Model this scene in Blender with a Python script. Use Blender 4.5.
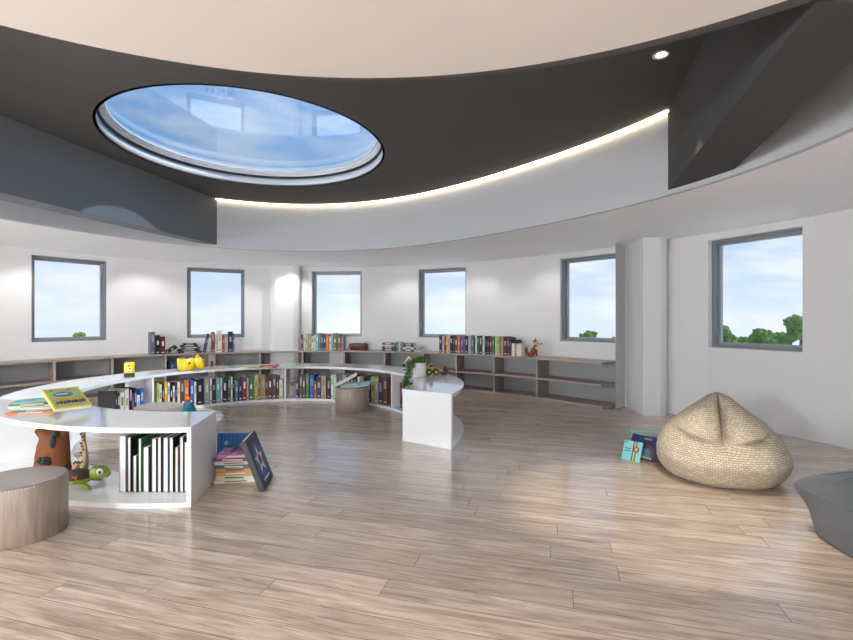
import bpy, bmesh, math, random
from mathutils import Vector, Matrix, noise
from mathutils.geometry import tessellate_polygon
PI=math.pi
for o in list(bpy.data.objects): bpy.data.objects.remove(o)
SC=bpy.context.scene; COL=SC.collection
# ---------------------------------------------------------------- camera, sky, sun, lights, exposure
EYE=1.45; FOC=470.0; HZ=320.0; CX=426.5
cam=bpy.data.objects.new('camera',bpy.data.cameras.new('camera')); COL.objects.link(cam)
cam.location=(0,0,EYE); cam.rotation_euler=(PI/2,0,0); cam.data.sensor_width=36; cam.data.lens=36*FOC/853
cam.data.clip_start=.05; cam.data.clip_end=600; SC.camera=cam
SC.view_settings.view_transform='Standard'; SC.view_settings.look='None'; SC.view_settings.gamma=1
SC.view_settings.use_curve_mapping=False; SC.view_settings.exposure=0.1
w=bpy.data.worlds.new('sky'); SC.world=w; w.use_nodes=True; nt=w.node_tree; nt.nodes.clear()
def N(nt,t,**k):
    n=nt.nodes.new(t)
    for a,b in k.items():
        if a in ('ins',):
            for i,v in b.items(): n.inputs[i].default_value=v
        else: setattr(n,a,b)
    return n
tc=N(nt,'ShaderNodeTexCoord'); sep=N(nt,'ShaderNodeSeparateXYZ'); nt.links.new(tc.outputs['Generated'],sep.inputs[0])
ramp=N(nt,'ShaderNodeValToRGB'); nt.links.new(sep.outputs['Z'],ramp.inputs[0])
e=ramp.color_ramp.elements; e[0].position=0.0; e[0].color=(.74,.85,.95,1); e[1].position=.7; e[1].color=(.12,.30,.75,1)
x=e.new(.12); x.color=(.56,.73,.94,1); x=e.new(.35); x.color=(.36,.58,.92,1)
mp=N(nt,'ShaderNodeMapping'); mp.inputs['Scale'].default_value=(3.2,3.2,11); nt.links.new(tc.outputs['Generated'],mp.inputs[0])
nz=N(nt,'ShaderNodeTexNoise',ins={'Scale':1.6,'Detail':7.0,'Roughness':.55}); nt.links.new(mp.outputs[0],nz.inputs['Vector'])
cr=N(nt,'ShaderNodeValToRGB'); nt.links.new(nz.outputs[0],cr.inputs[0]); cr.color_ramp.elements[0].position=.42; cr.color_ramp.elements[1].position=.62
cr.color_ramp.elements[1].color=(.85,.85,.85,1)
mx=N(nt,'ShaderNodeMix',data_type='RGBA'); nt.links.new(cr.outputs[0],mx.inputs[0]); nt.links.new(ramp.outputs[0],mx.inputs[6]); mx.inputs[7].default_value=(.93,.96,1,1)
bg=N(nt,'ShaderNodeBackground',ins={'Strength':1.0}); nt.links.new(mx.outputs[2],bg.inputs[0])
wo=N(nt,'ShaderNodeOutputWorld'); nt.links.new(bg.outputs[0],wo.inputs[0])
def lamp(name,kind,loc,energy,color=(1,1,1),aim=None,**k):
    l=bpy.data.lights.new(name,kind); l.energy=energy; l.color=color
    for a,b in k.items(): setattr(l,a,b)
    o=bpy.data.objects.new(name,l); COL.objects.link(o); o.location=loc
    if aim is not None: o.rotation_euler=Vector(aim).to_track_quat('-Z','Y').to_euler()
    return o
lamp('sun','SUN',(8,-2,12),5.0,(1,.93,.82),(-.62,.2,-1.0),angle=.012)
# unseen ceiling light panels added over and behind the viewer for fill
CEIL_FILLS=[((-1.5,-1.7,2.745),1.3,60,(.96,.98,1)),((.9,-1.7,2.745),1.3,60,(.96,.98,1))]
LOW_LAMPS=[(50,18),(64,20),(78,22),(98.5,48),(110,26),(123,28),(137,34)]   # angle, watt of wall washers in the low ceiling
FILL_GLOBES=[((-3.9,-2.0,1.75),500),((.6,-3.6,1.75),460),((3.7,-.8,1.75),240),((-6.6,2.2,1.9),240)]      # unseen globe floor lamps added behind the viewer to brighten the room
# ---------------------------------------------------------------- helpers
def ground(x,y,z=0.0):
    Y=FOC*(EYE-z)/(y-HZ); return Vector(((x-CX)/FOC*Y,Y,z))
def at(x,y,Y): return Vector(((x-CX)/FOC*Y,Y,EYE-(y-HZ)/FOC*Y))
C0=Vector((-1.95,3.8))
def four(c,t):
    r=c[0]
    for k in range(1,(len(c)+1)//2): r+=c[2*k-1]*math.cos(k*t)+c[2*k]*math.sin(k*t)
    return r
WC=[6.886,0.115,0.023,-0.144,0.02,0.186,-0.238]
FC=[4.377,0.223,-0.058,-0.119,0.001,0.17,-0.279]
def wallP(t,off=0.0): r=four(WC,t)+off; return Vector((C0.x+r*math.cos(t),C0.y+r*math.sin(t)))
def fasP(t,off=0.0): r=four(FC,t)+off; return Vector((C0.x+r*math.cos(t),C0.y+r*math.sin(t)))
def solve(fn,px,a,b):
    k=(px-CX)/FOC
    for _ in range(50):
        m=(a+b)/2; p=fn(m)
        if p.x-k*p.y>0: a=m
        else: b=m
    return (a+b)/2
def wallT(px,off=0.0): return solve(lambda t:wallP(t,off),px,math.radians(-5),math.radians(165))
MATS={}
def mat(name,col=(.8,.8,.8),rough=.5,metal=0,spec=.5,emit=None,es=1,coat=0,bump=None):
    if name in MATS: return MATS[name]
    m=bpy.data.materials.new(name); m.use_nodes=True; t=m.node_tree; b=t.nodes['Principled BSDF']
    b.inputs['Base Color'].default_value=(*col,1); b.inputs['Roughness'].default_value=rough
    b.inputs['Metallic'].default_value=metal; b.inputs['Specular IOR Level'].default_value=spec
    b.inputs['Coat Weight'].default_value=coat
    if emit: b.inputs['Emission Color'].default_value=(*emit,1); b.inputs['Emission Strength'].default_value=es
    if bump:
        n=N(t,'ShaderNodeTexNoise',ins={'Scale':bump[0],'Detail':3.0}); tc=N(t,'ShaderNodeTexCoord'); t.links.new(tc.outputs['Object'],n.inputs['Vector'])
        bp=N(t,'ShaderNodeBump',ins={'Strength':bump[1],'Distance':.01}); t.links.new(n.outputs[0],bp.inputs['Height']); t.links.new(bp.outputs[0],b.inputs['Normal'])
    MATS[name]=m; return m
def setp(o,label=None,cat=None,group=None,kind=None):
    if label: o['label']=label
    if cat: o['category']=cat
    if group: o['group']=group
    if kind: o['kind']=kind
    return o
def empty(name,loc,rz=0,**k):
    o=bpy.data.objects.new(name,None); COL.objects.link(o); o.location=loc; o.rotation_euler=(0,0,rz); o.empty_display_size=.1
    return setp(o,**k)
def obj(name,bm,mats,parent=None,smooth=False,loc=None,**k):
    me=bpy.data.meshes.new(name); bmesh.ops.recalc_face_normals(bm,faces=bm.faces); bm.to_mesh(me); bm.free()
    if not isinstance(mats,(list,tuple)): mats=[mats]
    for m in mats: me.materials.append(m)
    if smooth:
        for p in me.polygons: p.use_smooth=True
    o=bpy.data.objects.new(name,me); COL.objects.link(o)
    if parent: o.parent=parent
    if loc is not None: o.location=loc
    return setp(o,**k)
def box(bm,c,s,M=None,mi=0,bev=0):
    r=bmesh.ops.create_cube(bm,size=1,matrix=(M or Matrix())@Matrix.Translation(c)@Matrix.Diagonal((*s,1)))
    fs={f for v in r['verts'] for f in v.link_faces}
    for f in fs: f.material_index=mi
    if bev:
        es={e for v in r['verts'] for e in v.link_edges}
        rr=bmesh.ops.bevel(bm,geom=list(es),offset=bev,segments=2,affect='EDGES',profile=.5)
        for f in rr['faces']: f.material_index=mi
    return bm
def cyl(bm,c,r,h,seg=32,r2=None,M=None,mi=0,axis=None):
    R=Matrix()
    if axis is not None: R=Vector(axis).to_track_quat('Z','Y').to_matrix().to_4x4()
    q=bmesh.ops.create_cone(bm,cap_ends=True,cap_tris=False,segments=seg,radius1=r,radius2=r if r2 is None else r2,depth=h,matrix=(M or Matrix())@Matrix.Translation(c)@R)
    for f in {f for v in q['verts'] for f in v.link_faces}: f.material_index=mi
    return bm
def ball(bm,c,s,seg=20,M=None,mi=0,rot=None):
    if not isinstance(s,(tuple,list)): s=(s,s,s)
    R=Matrix() if rot is None else Matrix.Rotation(rot[0],4,rot[1])
    q=bmesh.ops.create_uvsphere(bm,u_segments=seg,v_segments=max(8,seg//2),radius=1,matrix=(M or Matrix())@Matrix.Translation(c)@R@Matrix.Diagonal((*s,1)))
    for f in {f for v in q['verts'] for f in v.link_faces}: f.material_index=mi
    return bm
def lathe(bm,prof,c=(0,0,0),seg=48,mi=0,close=False):
    rings=[]
    for r,z in prof:
        rings.append([bm.verts.new((c[0]+r*math.cos(2*PI*i/seg),c[1]+r*math.sin(2*PI*i/seg),c[2]+z)) for i in range(seg)])
    n=len(rings)
    for a in range(n if close else n-1):
        A,B=rings[a],rings[(a+1)%n]
        for i in range(seg):
            f=bm.faces.new((A[i],A[(i+1)%seg],B[(i+1)%seg],B[i])); f.material_index=mi
    if not close:
        for R in (rings[0],rings[-1]):
            if prof[0 if R is rings[0] else -1][0]>1e-4:
                f=bm.faces.new(R); f.material_index=mi
    return bm
def tube(bm,pts,rad,seg=8,mi=0):
    pts=[Vector(p) for p in pts]; rings=[]
    if not isinstance(rad,(list,tuple)): rad=[rad]*len(pts)
    up=Vector((0.13,.21,1)).normalized()
    for i,p in enumerate(pts):
        d=(pts[min(i+1,len(pts)-1)]-pts[max(i-1,0)]).normalized()
        a=d.cross(up)
        if a.length<.05: a=d.cross(Vector((1,0,0)))
        a.normalize(); b=d.cross(a)
        rings.append([bm.verts.new(p+rad[i]*(a*math.cos(2*PI*k/seg)+b*math.sin(2*PI*k/seg))) for k in range(seg)])
    for A,B in zip(rings,rings[1:]):
        for k in range(seg):
            f=bm.faces.new((A[k],A[(k+1)%seg],B[(k+1)%seg],B[k])); f.material_index=mi
    for R in (rings[0],rings[-1]):
        f=bm.faces.new(R); f.material_index=mi
    return bm
def prism(bm,poly,z0,z1,mi=0):
    a=[bm.verts.new((p[0],p[1],z0)) for p in poly]; b=[bm.verts.new((p[0],p[1],z1)) for p in poly]
    n=len(poly)
    for i in range(n):
        f=bm.faces.new((a[i],a[(i+1)%n],b[(i+1)%n],b[i])); f.material_index=mi
    f=bm.faces.new(a); f.material_index=mi; f=bm.faces.new(b); f.material_index=mi
    return bm
def arcslab(bm,inner,outer,z0,z1,mi=0,mi_edge=None):
    """closed curved board between two equally long lists of plan points"""
    n=len(inner); V=[[bm.verts.new((p.x,p.y,z)) for p in L] for L,z in ((inner,z0),(outer,z0),(outer,z1),(inner,z1))]
    for k in range(4):
        A,B=V[k],V[(k+1)%4]
        for i in range(n-1):
            f=bm.faces.new((A[i],A[i+1],B[i+1],B[i])); f.material_index=mi if (k in(0,2) or mi_edge is None) else mi_edge
    for i in (0,n-1):
        f=bm.faces.new([V[k][i] for k in range(4)]); f.material_index=mi if mi_edge is None else mi_edge
    return bm
def skinned(name,verts,edges,radii,m,parent=None,sub=2,mats=None,**k):
    me=bpy.data.meshes.new(name); me.from_pydata(verts,edges,[]); o=bpy.data.objects.new(name,me); COL.objects.link(o)
    o.modifiers.new('s','SKIN'); sv=me.skin_vertices[0].data if me.skin_vertices else None
    if sv is None:
        bm=bmesh.new(); bm.from_mesh(me); lay=bm.verts.layers.skin.verify(); bm.to_mesh(me); bm.free(); sv=me.skin_vertices[0].data
    for i,r in enumerate(radii): sv[i].radius=(r,r) if not isinstance(r,tuple) else r
    sv[0].use_root=True
    s=o.modifiers.new('d','SUBSURF'); s.levels=s.render_levels=sub
    dg=bpy.context.evaluated_depsgraph_get(); dg.update(); me2=bpy.data.meshes.new_from_object(o.evaluated_get(dg)); bpy.data.objects.remove(o)
    o=bpy.data.objects.new(name,me2); COL.objects.link(o); me2.materials.clear(); me2.materials.append(m)
    for p in me2.polygons: p.use_smooth=True
    if parent: o.parent=parent
    return setp(o,**k)
# ---------------------------------------------------------------- materials
def wood_floor():
    m=bpy.data.materials.new('oak planks'); m.use_nodes=True; t=m.node_tree; b=t.nodes['Principled BSDF']; L=t.links.new
    tc=N(t,'ShaderNodeTexCoord'); mp=N(t,'ShaderNodeMapping'); mp.inputs['Rotation'].default_value=(0,0,math.atan(1/3.57)); L(tc.outputs['Object'],mp.inputs[0])
    sx=N(t,'ShaderNodeSeparateXYZ'); L(mp.outputs[0],sx.inputs[0]); dv=N(t,'ShaderNodeMath',operation='DIVIDE'); L(sx.outputs['Y'],dv.inputs[0]); dv.inputs[1].default_value=.165
    fl=N(t,'ShaderNodeMath',operation='FLOOR'); L(dv.outputs[0],fl.inputs[0]); wn=N(t,'ShaderNodeTexWhiteNoise',noise_dimensions='1D'); L(fl.outputs[0],wn.inputs['W'])
    ax=N(t,'ShaderNodeMath',operation='MULTIPLY_ADD'); L(wn.outputs['Value'],ax.inputs[0]); ax.inputs[1].default_value=1.9; L(sx.outputs['X'],ax.inputs[2])
    cb=N(t,'ShaderNodeCombineXYZ'); L(ax.outputs[0],cb.inputs['X']); L(sx.outputs['Y'],cb.inputs['Y'])
    br=N(t,'ShaderNodeTexBrick',offset=0,offset_frequency=1,ins={'Scale':1.0,'Mortar Size':.0022,'Mortar Smooth':.2,'Bias':0.0,'Brick Width':1.9,'Row Height':.165,'Color1':(0,0,0,1),'Color2':(1,1,1,1),'Mortar':(.5,.5,.5,1)})
    L(cb.outputs[0],br.inputs['Vector'])
    off=N(t,'ShaderNodeVectorMath',operation='MULTIPLY_ADD'); L(br.outputs['Color'],off.inputs[0]); off.inputs[1].default_value=(7.3,3.1,5.7); L(mp.outputs[0],off.inputs[2])
    st=N(t,'ShaderNodeMapping'); st.inputs['Scale'].default_value=(1.1,13,1); L(off.outputs[0],st.inputs[0])
    n1=N(t,'ShaderNodeTexNoise',ins={'Scale':1.7,'Detail':7.0,'Roughness':.62,'Distortion':.9}); L(st.outputs[0],n1.inputs['Vector'])
    st2=N(t,'ShaderNodeMapping'); st2.inputs['Scale'].default_value=(5,110,1); L(off.outputs[0],st2.inputs[0])
    n2=N(t,'ShaderNodeTexNoise',ins={'Scale':1.0,'Detail':3.0}); L(st2.outputs[0],n2.inputs['Vector'])
    r=N(t,'ShaderNodeValToRGB'); L(n1.outputs[0],r.inputs[0]); E=r.color_ramp.elements
    E[0].position=.30; E[0].color=(.31,.22,.16,1); E[1].position=.70; E[1].color=(.76,.62,.50,1); q=E.new(.5); q.color=(.58,.45,.35,1)
    mxa=N(t,'ShaderNodeMix',data_type='RGBA',blend_type='MULTIPLY'); mxa.inputs[0].default_value=.75; L(r.outputs[0],mxa.inputs[6])
    tr=N(t,'ShaderNodeMapRange',ins={'To Min':.80,'To Max':1.12}); L(br.outputs['Color'],tr.inputs[0]); L(tr.outputs[0],mxa.inputs[7])
    mxb=N(t,'ShaderNodeMix',data_type='RGBA',blend_type='MULTIPLY'); mxb.inputs[0].default_value=.75; L(mxa.outputs[2],mxb.inputs[6])
    fr=N(t,'ShaderNodeMapRange',ins={'From Min':.3,'From Max':.7,'To Min':.7,'To Max':1.1}); L(n2.outputs[0],fr.inputs[0]); L(fr.outputs[0],mxb.inputs[7])
    mxc=N(t,'ShaderNodeMix',data_type='RGBA'); L(br.outputs['Fac'],mxc.inputs[0]); L(mxb.outputs[2],mxc.inputs[6]); mxc.inputs[7].default_value=(.13,.09,.065,1)
    L(mxc.outputs[2],b.inputs['Base Color'])
    rr=N(t,'ShaderNodeMapRange',ins={'From Min':.3,'From Max':.7,'To Min':.15,'To Max':.28}); L(n1.outputs[0],rr.inputs[0]); L(rr.outputs[0],b.inputs['Roughness'])
    b.inputs['Specular IOR Level'].default_value=.6; b.inputs['Coat Weight'].default_value=.5; b.inputs['Coat Roughness'].default_value=.10
    hs=N(t,'ShaderNodeMath',operation='MULTIPLY_ADD'); L(n2.outputs[0],hs.inputs[0]); hs.inputs[1].default_value=.35; L(n1.outputs[0],hs.inputs[2])
    hb=N(t,'ShaderNodeMath',operation='SUBTRACT'); L(hs.outputs[0],hb.inputs[0]); L(br.outputs['Fac'],hb.inputs[1])
    bp=N(t,'ShaderNodeBump',ins={'Strength':.5,'Distance':.005}); L(hb.outputs[0],bp.inputs['Height']); L(bp.outputs[0],b.inputs['Normal'])
    return m
def veneer(name,c1,c2,rough=.4,vertical=True,s=40):
    m=bpy.data.materials.new(name); m.use_nodes=True; t=m.node_tree; b=t.nodes['Principled BSDF']; L=t.links.new
    tc=N(t,'ShaderNodeTexCoord'); mp=N(t,'ShaderNodeMapping'); mp.inputs['Scale'].default_value=(s,s,2.5) if vertical else (3,3,60); L(tc.outputs['Object'],mp.inputs[0])
    n=N(t,'ShaderNodeTexNoise',ins={'Scale':1.0,'Detail':4.0,'Roughness':.6}); L(mp.outputs[0],n.inputs['Vector'])
    r=N(t,'ShaderNodeValToRGB'); L(n.outputs[0],r.inputs[0]); r.color_ramp.elements[0].position=.3; r.color_ramp.elements[1].position=.7
    r.color_ramp.elements[0].color=(*c1,1); r.color_ramp.elements[1].color=(*c2,1); L(r.outputs[0],b.inputs['Base Color']); b.inputs['Roughness'].default_value=rough
    return m
def weave():
    m=bpy.data.materials.new('basket weave fabric'); m.use_nodes=True; t=m.node_tree; b=t.nodes['Principled BSDF']; L=t.links.new
    tc=N(t,'ShaderNodeTexCoord')
    br=N(t,'ShaderNodeTexBrick',offset=.5,ins={'Scale':1.0,'Mortar Size':.0026,'Mortar Smooth':.6,'Brick Width':.044,'Row Height':.022,'Color1':(.70,.61,.47,1),'Color2':(.52,.44,.32,1),'Mortar':(.17,.125,.08,1)})
    L(tc.outputs['UV'],br.inputs['Vector']); L(br.outputs['Color'],b.inputs['Base Color']); b.inputs['Roughness'].default_value=.85
    inv=N(t,'ShaderNodeMath',operation='SUBTRACT'); inv.inputs[0].default_value=1; L(br.outputs['Fac'],inv.inputs[1])
    bp=N(t,'ShaderNodeBump',ins={'Strength':.7,'Distance':.006}); L(inv.outputs[0],bp.inputs['Height']); L(bp.outputs[0],b.inputs['Normal'])
    return m
def glass(name,tint,refl):
    m=bpy.data.materials.new(name); m.use_nodes=True; t=m.node_tree; t.nodes.clear(); L=t.links.new
    tr=N(t,'ShaderNodeBsdfTransparent'); tr.inputs[0].default_value=(*tint,1); gl=N(t,'ShaderNodeBsdfGlossy'); gl.inputs['Roughness'].default_value=.0
    ge=N(t,'ShaderNodeNewGeometry'); dt=N(t,'ShaderNodeVectorMath',operation='DOT_PRODUCT'); L(ge.outputs['Normal'],dt.inputs[0]); L(ge.outputs['Incoming'],dt.inputs[1])
    ab=N(t,'ShaderNodeMath',operation='ABSOLUTE'); L(dt.outputs['Value'],ab.inputs[0]); om=N(t,'ShaderNodeMath',operation='SUBTRACT'); om.inputs[0].default_value=1; L(ab.outputs[0],om.inputs[1])
    pw=N(t,'ShaderNodeMath',operation='POWER'); L(om.outputs[0],pw.inputs[0]); pw.inputs[1].default_value=5
    fz=N(t,'ShaderNodeMath',operation='MULTIPLY_ADD'); L(pw.outputs[0],fz.inputs[0]); fz.inputs[1].default_value=1-refl; fz.inputs[2].default_value=refl
    ms=N(t,'ShaderNodeMixShader'); L(fz.outputs[0],ms.inputs[0]); L(tr.outputs[0],ms.inputs[1]); L(gl.outputs[0],ms.inputs[2])
    o=N(t,'ShaderNodeOutputMaterial'); L(ms.outputs[0],o.inputs[0]); return m
M_FLOOR=wood_floor()
M_WALL=mat('white wall paint',(.74,.74,.745),.75,bump=(60,.05)); M_CEIL=mat('white ceiling paint',(.89,.895,.91),.8)
M_FASC=mat('pale fascia paint',(.50,.525,.565),.7)
M_GREY=mat('charcoal ceiling paint',(.072,.071,.069),.75); M_BEIGE=mat('cream ceiling paint',(.76,.72,.685),.85)
M_BEAM=mat('slate beam paint',(.085,.09,.097),.6)
M_FRAME=mat('grey aluminium',(.20,.225,.245),.4,.2); M_SKYRIM=mat('pale metal rim',(.74,.78,.82),.55); M_BLACK=mat('black rubber',(.015,.015,.017),.5)
M_GLASS=glass('window glass',(.98,.99,1),.02); M_SKYGL=glass('blue skylight glass',(.80,.90,1.0),.10)
M_WHITE=mat('white gloss laminate',(.83,.84,.85),.12,coat=.3)
M_SHELF=veneer('taupe oak veneer',(.33,.265,.225),(.43,.36,.31),.45,False)
M_STOOL=veneer('grey oak veneer',(.24,.185,.15),(.36,.29,.245),.35)
M_PAPER=mat('book paper',(.86,.85,.82),.8)
# ---------------------------------------------------------------- structure
LOWZ=2.70; HIGHZ=3.535
bm=bmesh.new(); NS=180
c=bm.verts.new((C0.x,C0.y,0)); ring=[]
for i in range(NS): p=wallP(2*PI*i/NS,.3); ring.append(bm.verts.new((p.x,p.y,0)))
for i in range(NS): bm.faces.new((c,ring[i],ring[(i+1)%NS]))
r2=bmesh.ops.extrude_face_region(bm,geom=list(bm.faces)); bmesh.ops.translate(bm,verts=[v for v in r2['geom'] if isinstance(v,bmesh.types.BMVert)],vec=(0,0,-.15))
obj('floor',bm,M_FLOOR,kind='structure')
# windows: pixel columns of the opening on the wall
WINS=[(31.5,106.5),(187,244.5),(312,361.8),(418.5,466),(560,626),(708,802.5)]
win_t=[]
for a,b in WINS: win_t.append((wallT(b),wallT(a)))
win_t.append((math.radians(-14),math.radians(4.0)))          # window added beyond the right edge of the view for sun on the floor
WZ0,WZ1=1.055,2.60; TH=.26
def wall_mesh(t0,t1,name):
    bm=bmesh.new(); cuts=[]
    n=int((t1-t0)/math.radians(1.5))+1
    ts=[t0+(t1-t0)*i/n for i in range(n+1)]
    for a,b in win_t:
        if a>=t0-1e-6 and b<=t1+1e-6:
            ts=[t for t in ts if t<a-1e-3 or t>b+1e-3]+[a,b]
            cuts.append((a,b))
    ts.sort()
    zs=[0,WZ0,WZ1,LOWZ+.06]
    V={}
    def v(i,j,k):
        if (i,j,k) not in V:
            p=wallP(ts[i],TH*k); V[(i,j,k)]=bm.verts.new((p.x,p.y,zs[j]))
        return V[(i,j,k)]
    # replace the opening's columns by chords (one cell wide)
    def solid(i,j): return not (j==1 and any(ts[i]>=a-1e-6 and ts[i+1]<=b+1e-6 for a,b in cuts))
    nI=len(ts)-1
    for i in range(nI):
        for j in range(3):
            if not solid(i,j): continue
            for k in (0,1): bm.faces.new((v(i,j,k),v(i+1,j,k),v(i+1,j+1,k),v(i,j+1,k)))
            if i==0 or not solid(i-1,j): bm.faces.new((v(i,j,0),v(i,j,1),v(i,j+1,1),v(i,j+1,0)))
            if i==nI-1 or not solid(i+1,j): bm.faces.new((v(i+1,j,0),v(i+1,j,1),v(i+1,j+1,1),v(i+1,j+1,0)))
            if j==0 or not solid(i,j-1): bm.faces.new((v(i,j,0),v(i+1,j,0),v(i+1,j,1),v(i,j,1)))
            if j==2 or not solid(i,j+1): bm.faces.new((v(i,j+1,0),v(i+1,j+1,0),v(i+1,j+1,1),v(i,j+1,1)))
    return obj(name,bm,M_WALL,kind='structure')
tR,tL=wallT(643),math.radians(118)
wall_mesh(math.radians(-40),tR,'wall_right'); wall_mesh(tR,tL,'wall_back'); wall_mesh(tL,math.radians(200),'wall_left'); wall_mesh(math.radians(200),math.radians(320),'wall_rear')
for i,(a,b) in enumerate(win_t):
    A,B=wallP(a,.13),wallP(b,.13); d=(A-B); Lw=d.length; ang=math.atan2(d.y,d.x); mid=(A+B)/2
    r=empty('window_%d'%(i+1),(mid.x,mid.y,WZ0),ang,kind='structure'); H=WZ1-WZ0
    bm=bmesh.new(); f=.042
    for zz in (f/2,H-f/2): box(bm,(0,.035,zz),(Lw,.15,f))
    for xx in (-Lw/2+f/2,Lw/2-f/2): box(bm,(xx,.035,H/2),(f,.15,H-2*f))
    fr_=obj('window_frame',bm,M_FRAME,r)
    bm=bmesh.new(); g=.032; o=f+.001
    for zz in (o+g/2,H-o-g/2): box(bm,(0,.075,zz),(Lw-2*o,.05,g))
    for xx in (-Lw/2+o+g/2,Lw/2-o-g/2): box(bm,(xx,.075,H/2),(g,.05,H-2*o-2*g))
    obj('window_sash',bm,mat('sash aluminium',(.30,.33,.35),.35,.2),fr_)
    bm=bmesh.new(); box(bm,(0,.08,H/2),(Lw-2*o-2*g+.01,.006,H-2*o-2*g+.01)); obj('window_pane',bm,M_GLASS,r)
# low ceiling ring
bm=bmesh.new(); ts=[2*PI*i/240 for i in range(241)]
arcslab(bm,[fasP(t,.058) for t in ts],[wallP(t,TH) for t in ts],LOWZ,LOWZ+.05); bmesh.ops.remove_doubles(bm,verts=bm.verts,dist=1e-4); 
obj('ceiling_low_ring',bm,M_CEIL,kind='structure').name='ceiling'
# unseen roof overhang added outside to keep direct sun out of the windows
bm=bmesh.new(); arcslab(bm,[wallP(t,-.6) for t in ts],[wallP(t,2.0) for t in ts],HIGHZ+.14,HIGHZ+.30); bmesh.ops.remove_doubles(bm,verts=bm.verts,dist=1e-4); obj('trim_9',bm,M_CEIL,kind='structure')
# fascia
bm=bmesh.new(); arcslab(bm,[fasP(t) for t in ts],[fasP(t,.06) for t in ts],LOWZ,HIGHZ+.12); bmesh.ops.remove_doubles(bm,verts=bm.verts,dist=1e-4)
obj('trim_1',bm,M_FASC,kind='structure',smooth=False)
# high charcoal ceiling with two openings
SK=Vector((-2.117,5.743)); SR=1.574
outer=[fasP(t,.03) for t in ts[:-1]]
hs=[SK+SR*Vector((math.cos(2*PI*i/96),math.sin(2*PI*i/96))) for i in range(96)]
loops=[[Vector((p.x,p.y,0)) for p in L] for L in (outer,hs)]
tris=tessellate_polygon(loops); allp=outer+hs
bm=bmesh.new(); vv=[bm.verts.new((p.x,p.y,HIGHZ)) for p in allp]
for t in tris:
    try: bm.faces.new([vv[i] for i in t])
    except ValueError: pass
r2=bmesh.ops.extrude_face_region(bm,geom=list(bm.faces)); bmesh.ops.translate(bm,verts=[v for v in r2['geom'] if isinstance(v,bmesh.types.BMVert)],vec=(0,0,.014))
obj('ceiling_upper',bm,M_GREY,kind='structure').name='ceiling.001'
# dropped round ceiling over the viewer: cream disc inside a charcoal drum
DB=Vector((-.3195,-.382)); DR=2.901; DO=Vector((-.2846,-.4687)); DOR=3.017; DZ=EYE+1.295
bm=bmesh.new(); c1=[DB+DR*Vector((math.cos(2*PI*i/160),math.sin(2*PI*i/160))) for i in range(161)]; c2_=[DO+DOR*Vector((math.cos(2*PI*i/160),math.sin(2*PI*i/160))) for i in range(161)]
arcslab(bm,c1,c2_,DZ,HIGHZ+.001); bmesh.ops.remove_doubles(bm,verts=bm.verts,dist=1e-4); obj('trim_10',bm,M_GREY,kind='structure')
bm=bmesh.new(); prism(bm,[(p.x,p.y) for p in c1[:-1]],DZ+.002,DZ+.04); obj('ceiling.002',bm,M_BEIGE,kind='structure')
# cove light strip under the charcoal ceiling edge, between the two beams
tb0=math.radians(9); tb1=math.radians(112)
def fasT(px): return solve(lambda t:fasP(t),px,math.radians(-20),math.radians(165))
cs=[fasT(671)+(fasT(216)-fasT(671))*i/120 for i in range(121)]
M_LED=mat('warm led strip',(1,1,1),.5,emit=(1,.80,.52),es=7.0)
bm=bmesh.new(); arcslab(bm,[fasP(t,-.05) for t in cs],[fasP(t,-.02) for t in cs],HIGHZ-.016,HIGHZ-.002)
obj('cove_light',bm,M_LED,label='long curved warm light strip under the dark ceiling edge',cat='light strip')
# skylight
sk=empty('skylight',(SK.x,SK.y,HIGHZ),kind='structure'); sk.name='window_8'
bm=bmesh.new(); lathe(bm,[(SR,0),(SR+.03,0),(SR+.03,.11),(SR,.11)],seg=96,close=True); obj('rim',bm,M_SKYRIM,sk,True)
bm=bmesh.new(); lathe(bm,[(SR-.02,.11),(SR+.03,.11),(SR+.03,.14),(SR-.02,.14)],seg=96,close=True); obj('gasket',bm,M_BLACK,sk)
bm=bmesh.new(); lathe(bm,[(SR-.03,.14),(SR+.05,.14),(SR+.05,.22),(SR-.075,.22),(SR-.075,.20),(SR-.05,.20),(SR-.05,.17),(SR-.03,.17)],seg=96,close=True); obj('glazing_ring',bm,M_SKYRIM,sk)
bm=bmesh.new(); cyl(bm,(0,0,.21),SR-.06,.012,96); obj('glass_pane',bm,M_SKYGL,sk)
# beams
def beamprism(name,A,B,C,D,z0,z1):
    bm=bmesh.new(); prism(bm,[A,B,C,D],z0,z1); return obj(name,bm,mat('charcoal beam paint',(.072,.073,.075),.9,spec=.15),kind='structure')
zb=EYE+1.297
u=Vector((.297,1)).normalized()     # right beam direction
P0=fasP(fasT(668)); PR=Vector(((733.5-CX)/FOC,1))
tq=fasT(734)
P1=fasP(tq)
v2=Vector((.306,1)).normalized()
Pa=P0-Vector((0,0)); beam_end_left=[P0+u*.15,P0-u*2.9,P1-v2*2.2,P1+v2*.15]
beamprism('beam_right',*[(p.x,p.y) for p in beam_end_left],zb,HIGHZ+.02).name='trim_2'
u=Vector((.219,1)).normalized(); P0=fasP(fasT(217)); Pf=Vector((-4.61,5.08)); Pg=Vector((-3.80,7.87)); v3=(Pg-Pf).normalized()
bm=bmesh.new(); prism(bm,[(p.x,p.y) for p in (P0-u*8.6,P0+u*.06,P0+Vector((-.18,.02)),Pf,Pf-u*5.2)],zb,HIGHZ+.02); obj('trim_3',bm,mat('skylit beam paint',(.13,.145,.165),.6),kind='structure')  # beam colour lightened and blued to stand in for light from the skylight
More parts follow.
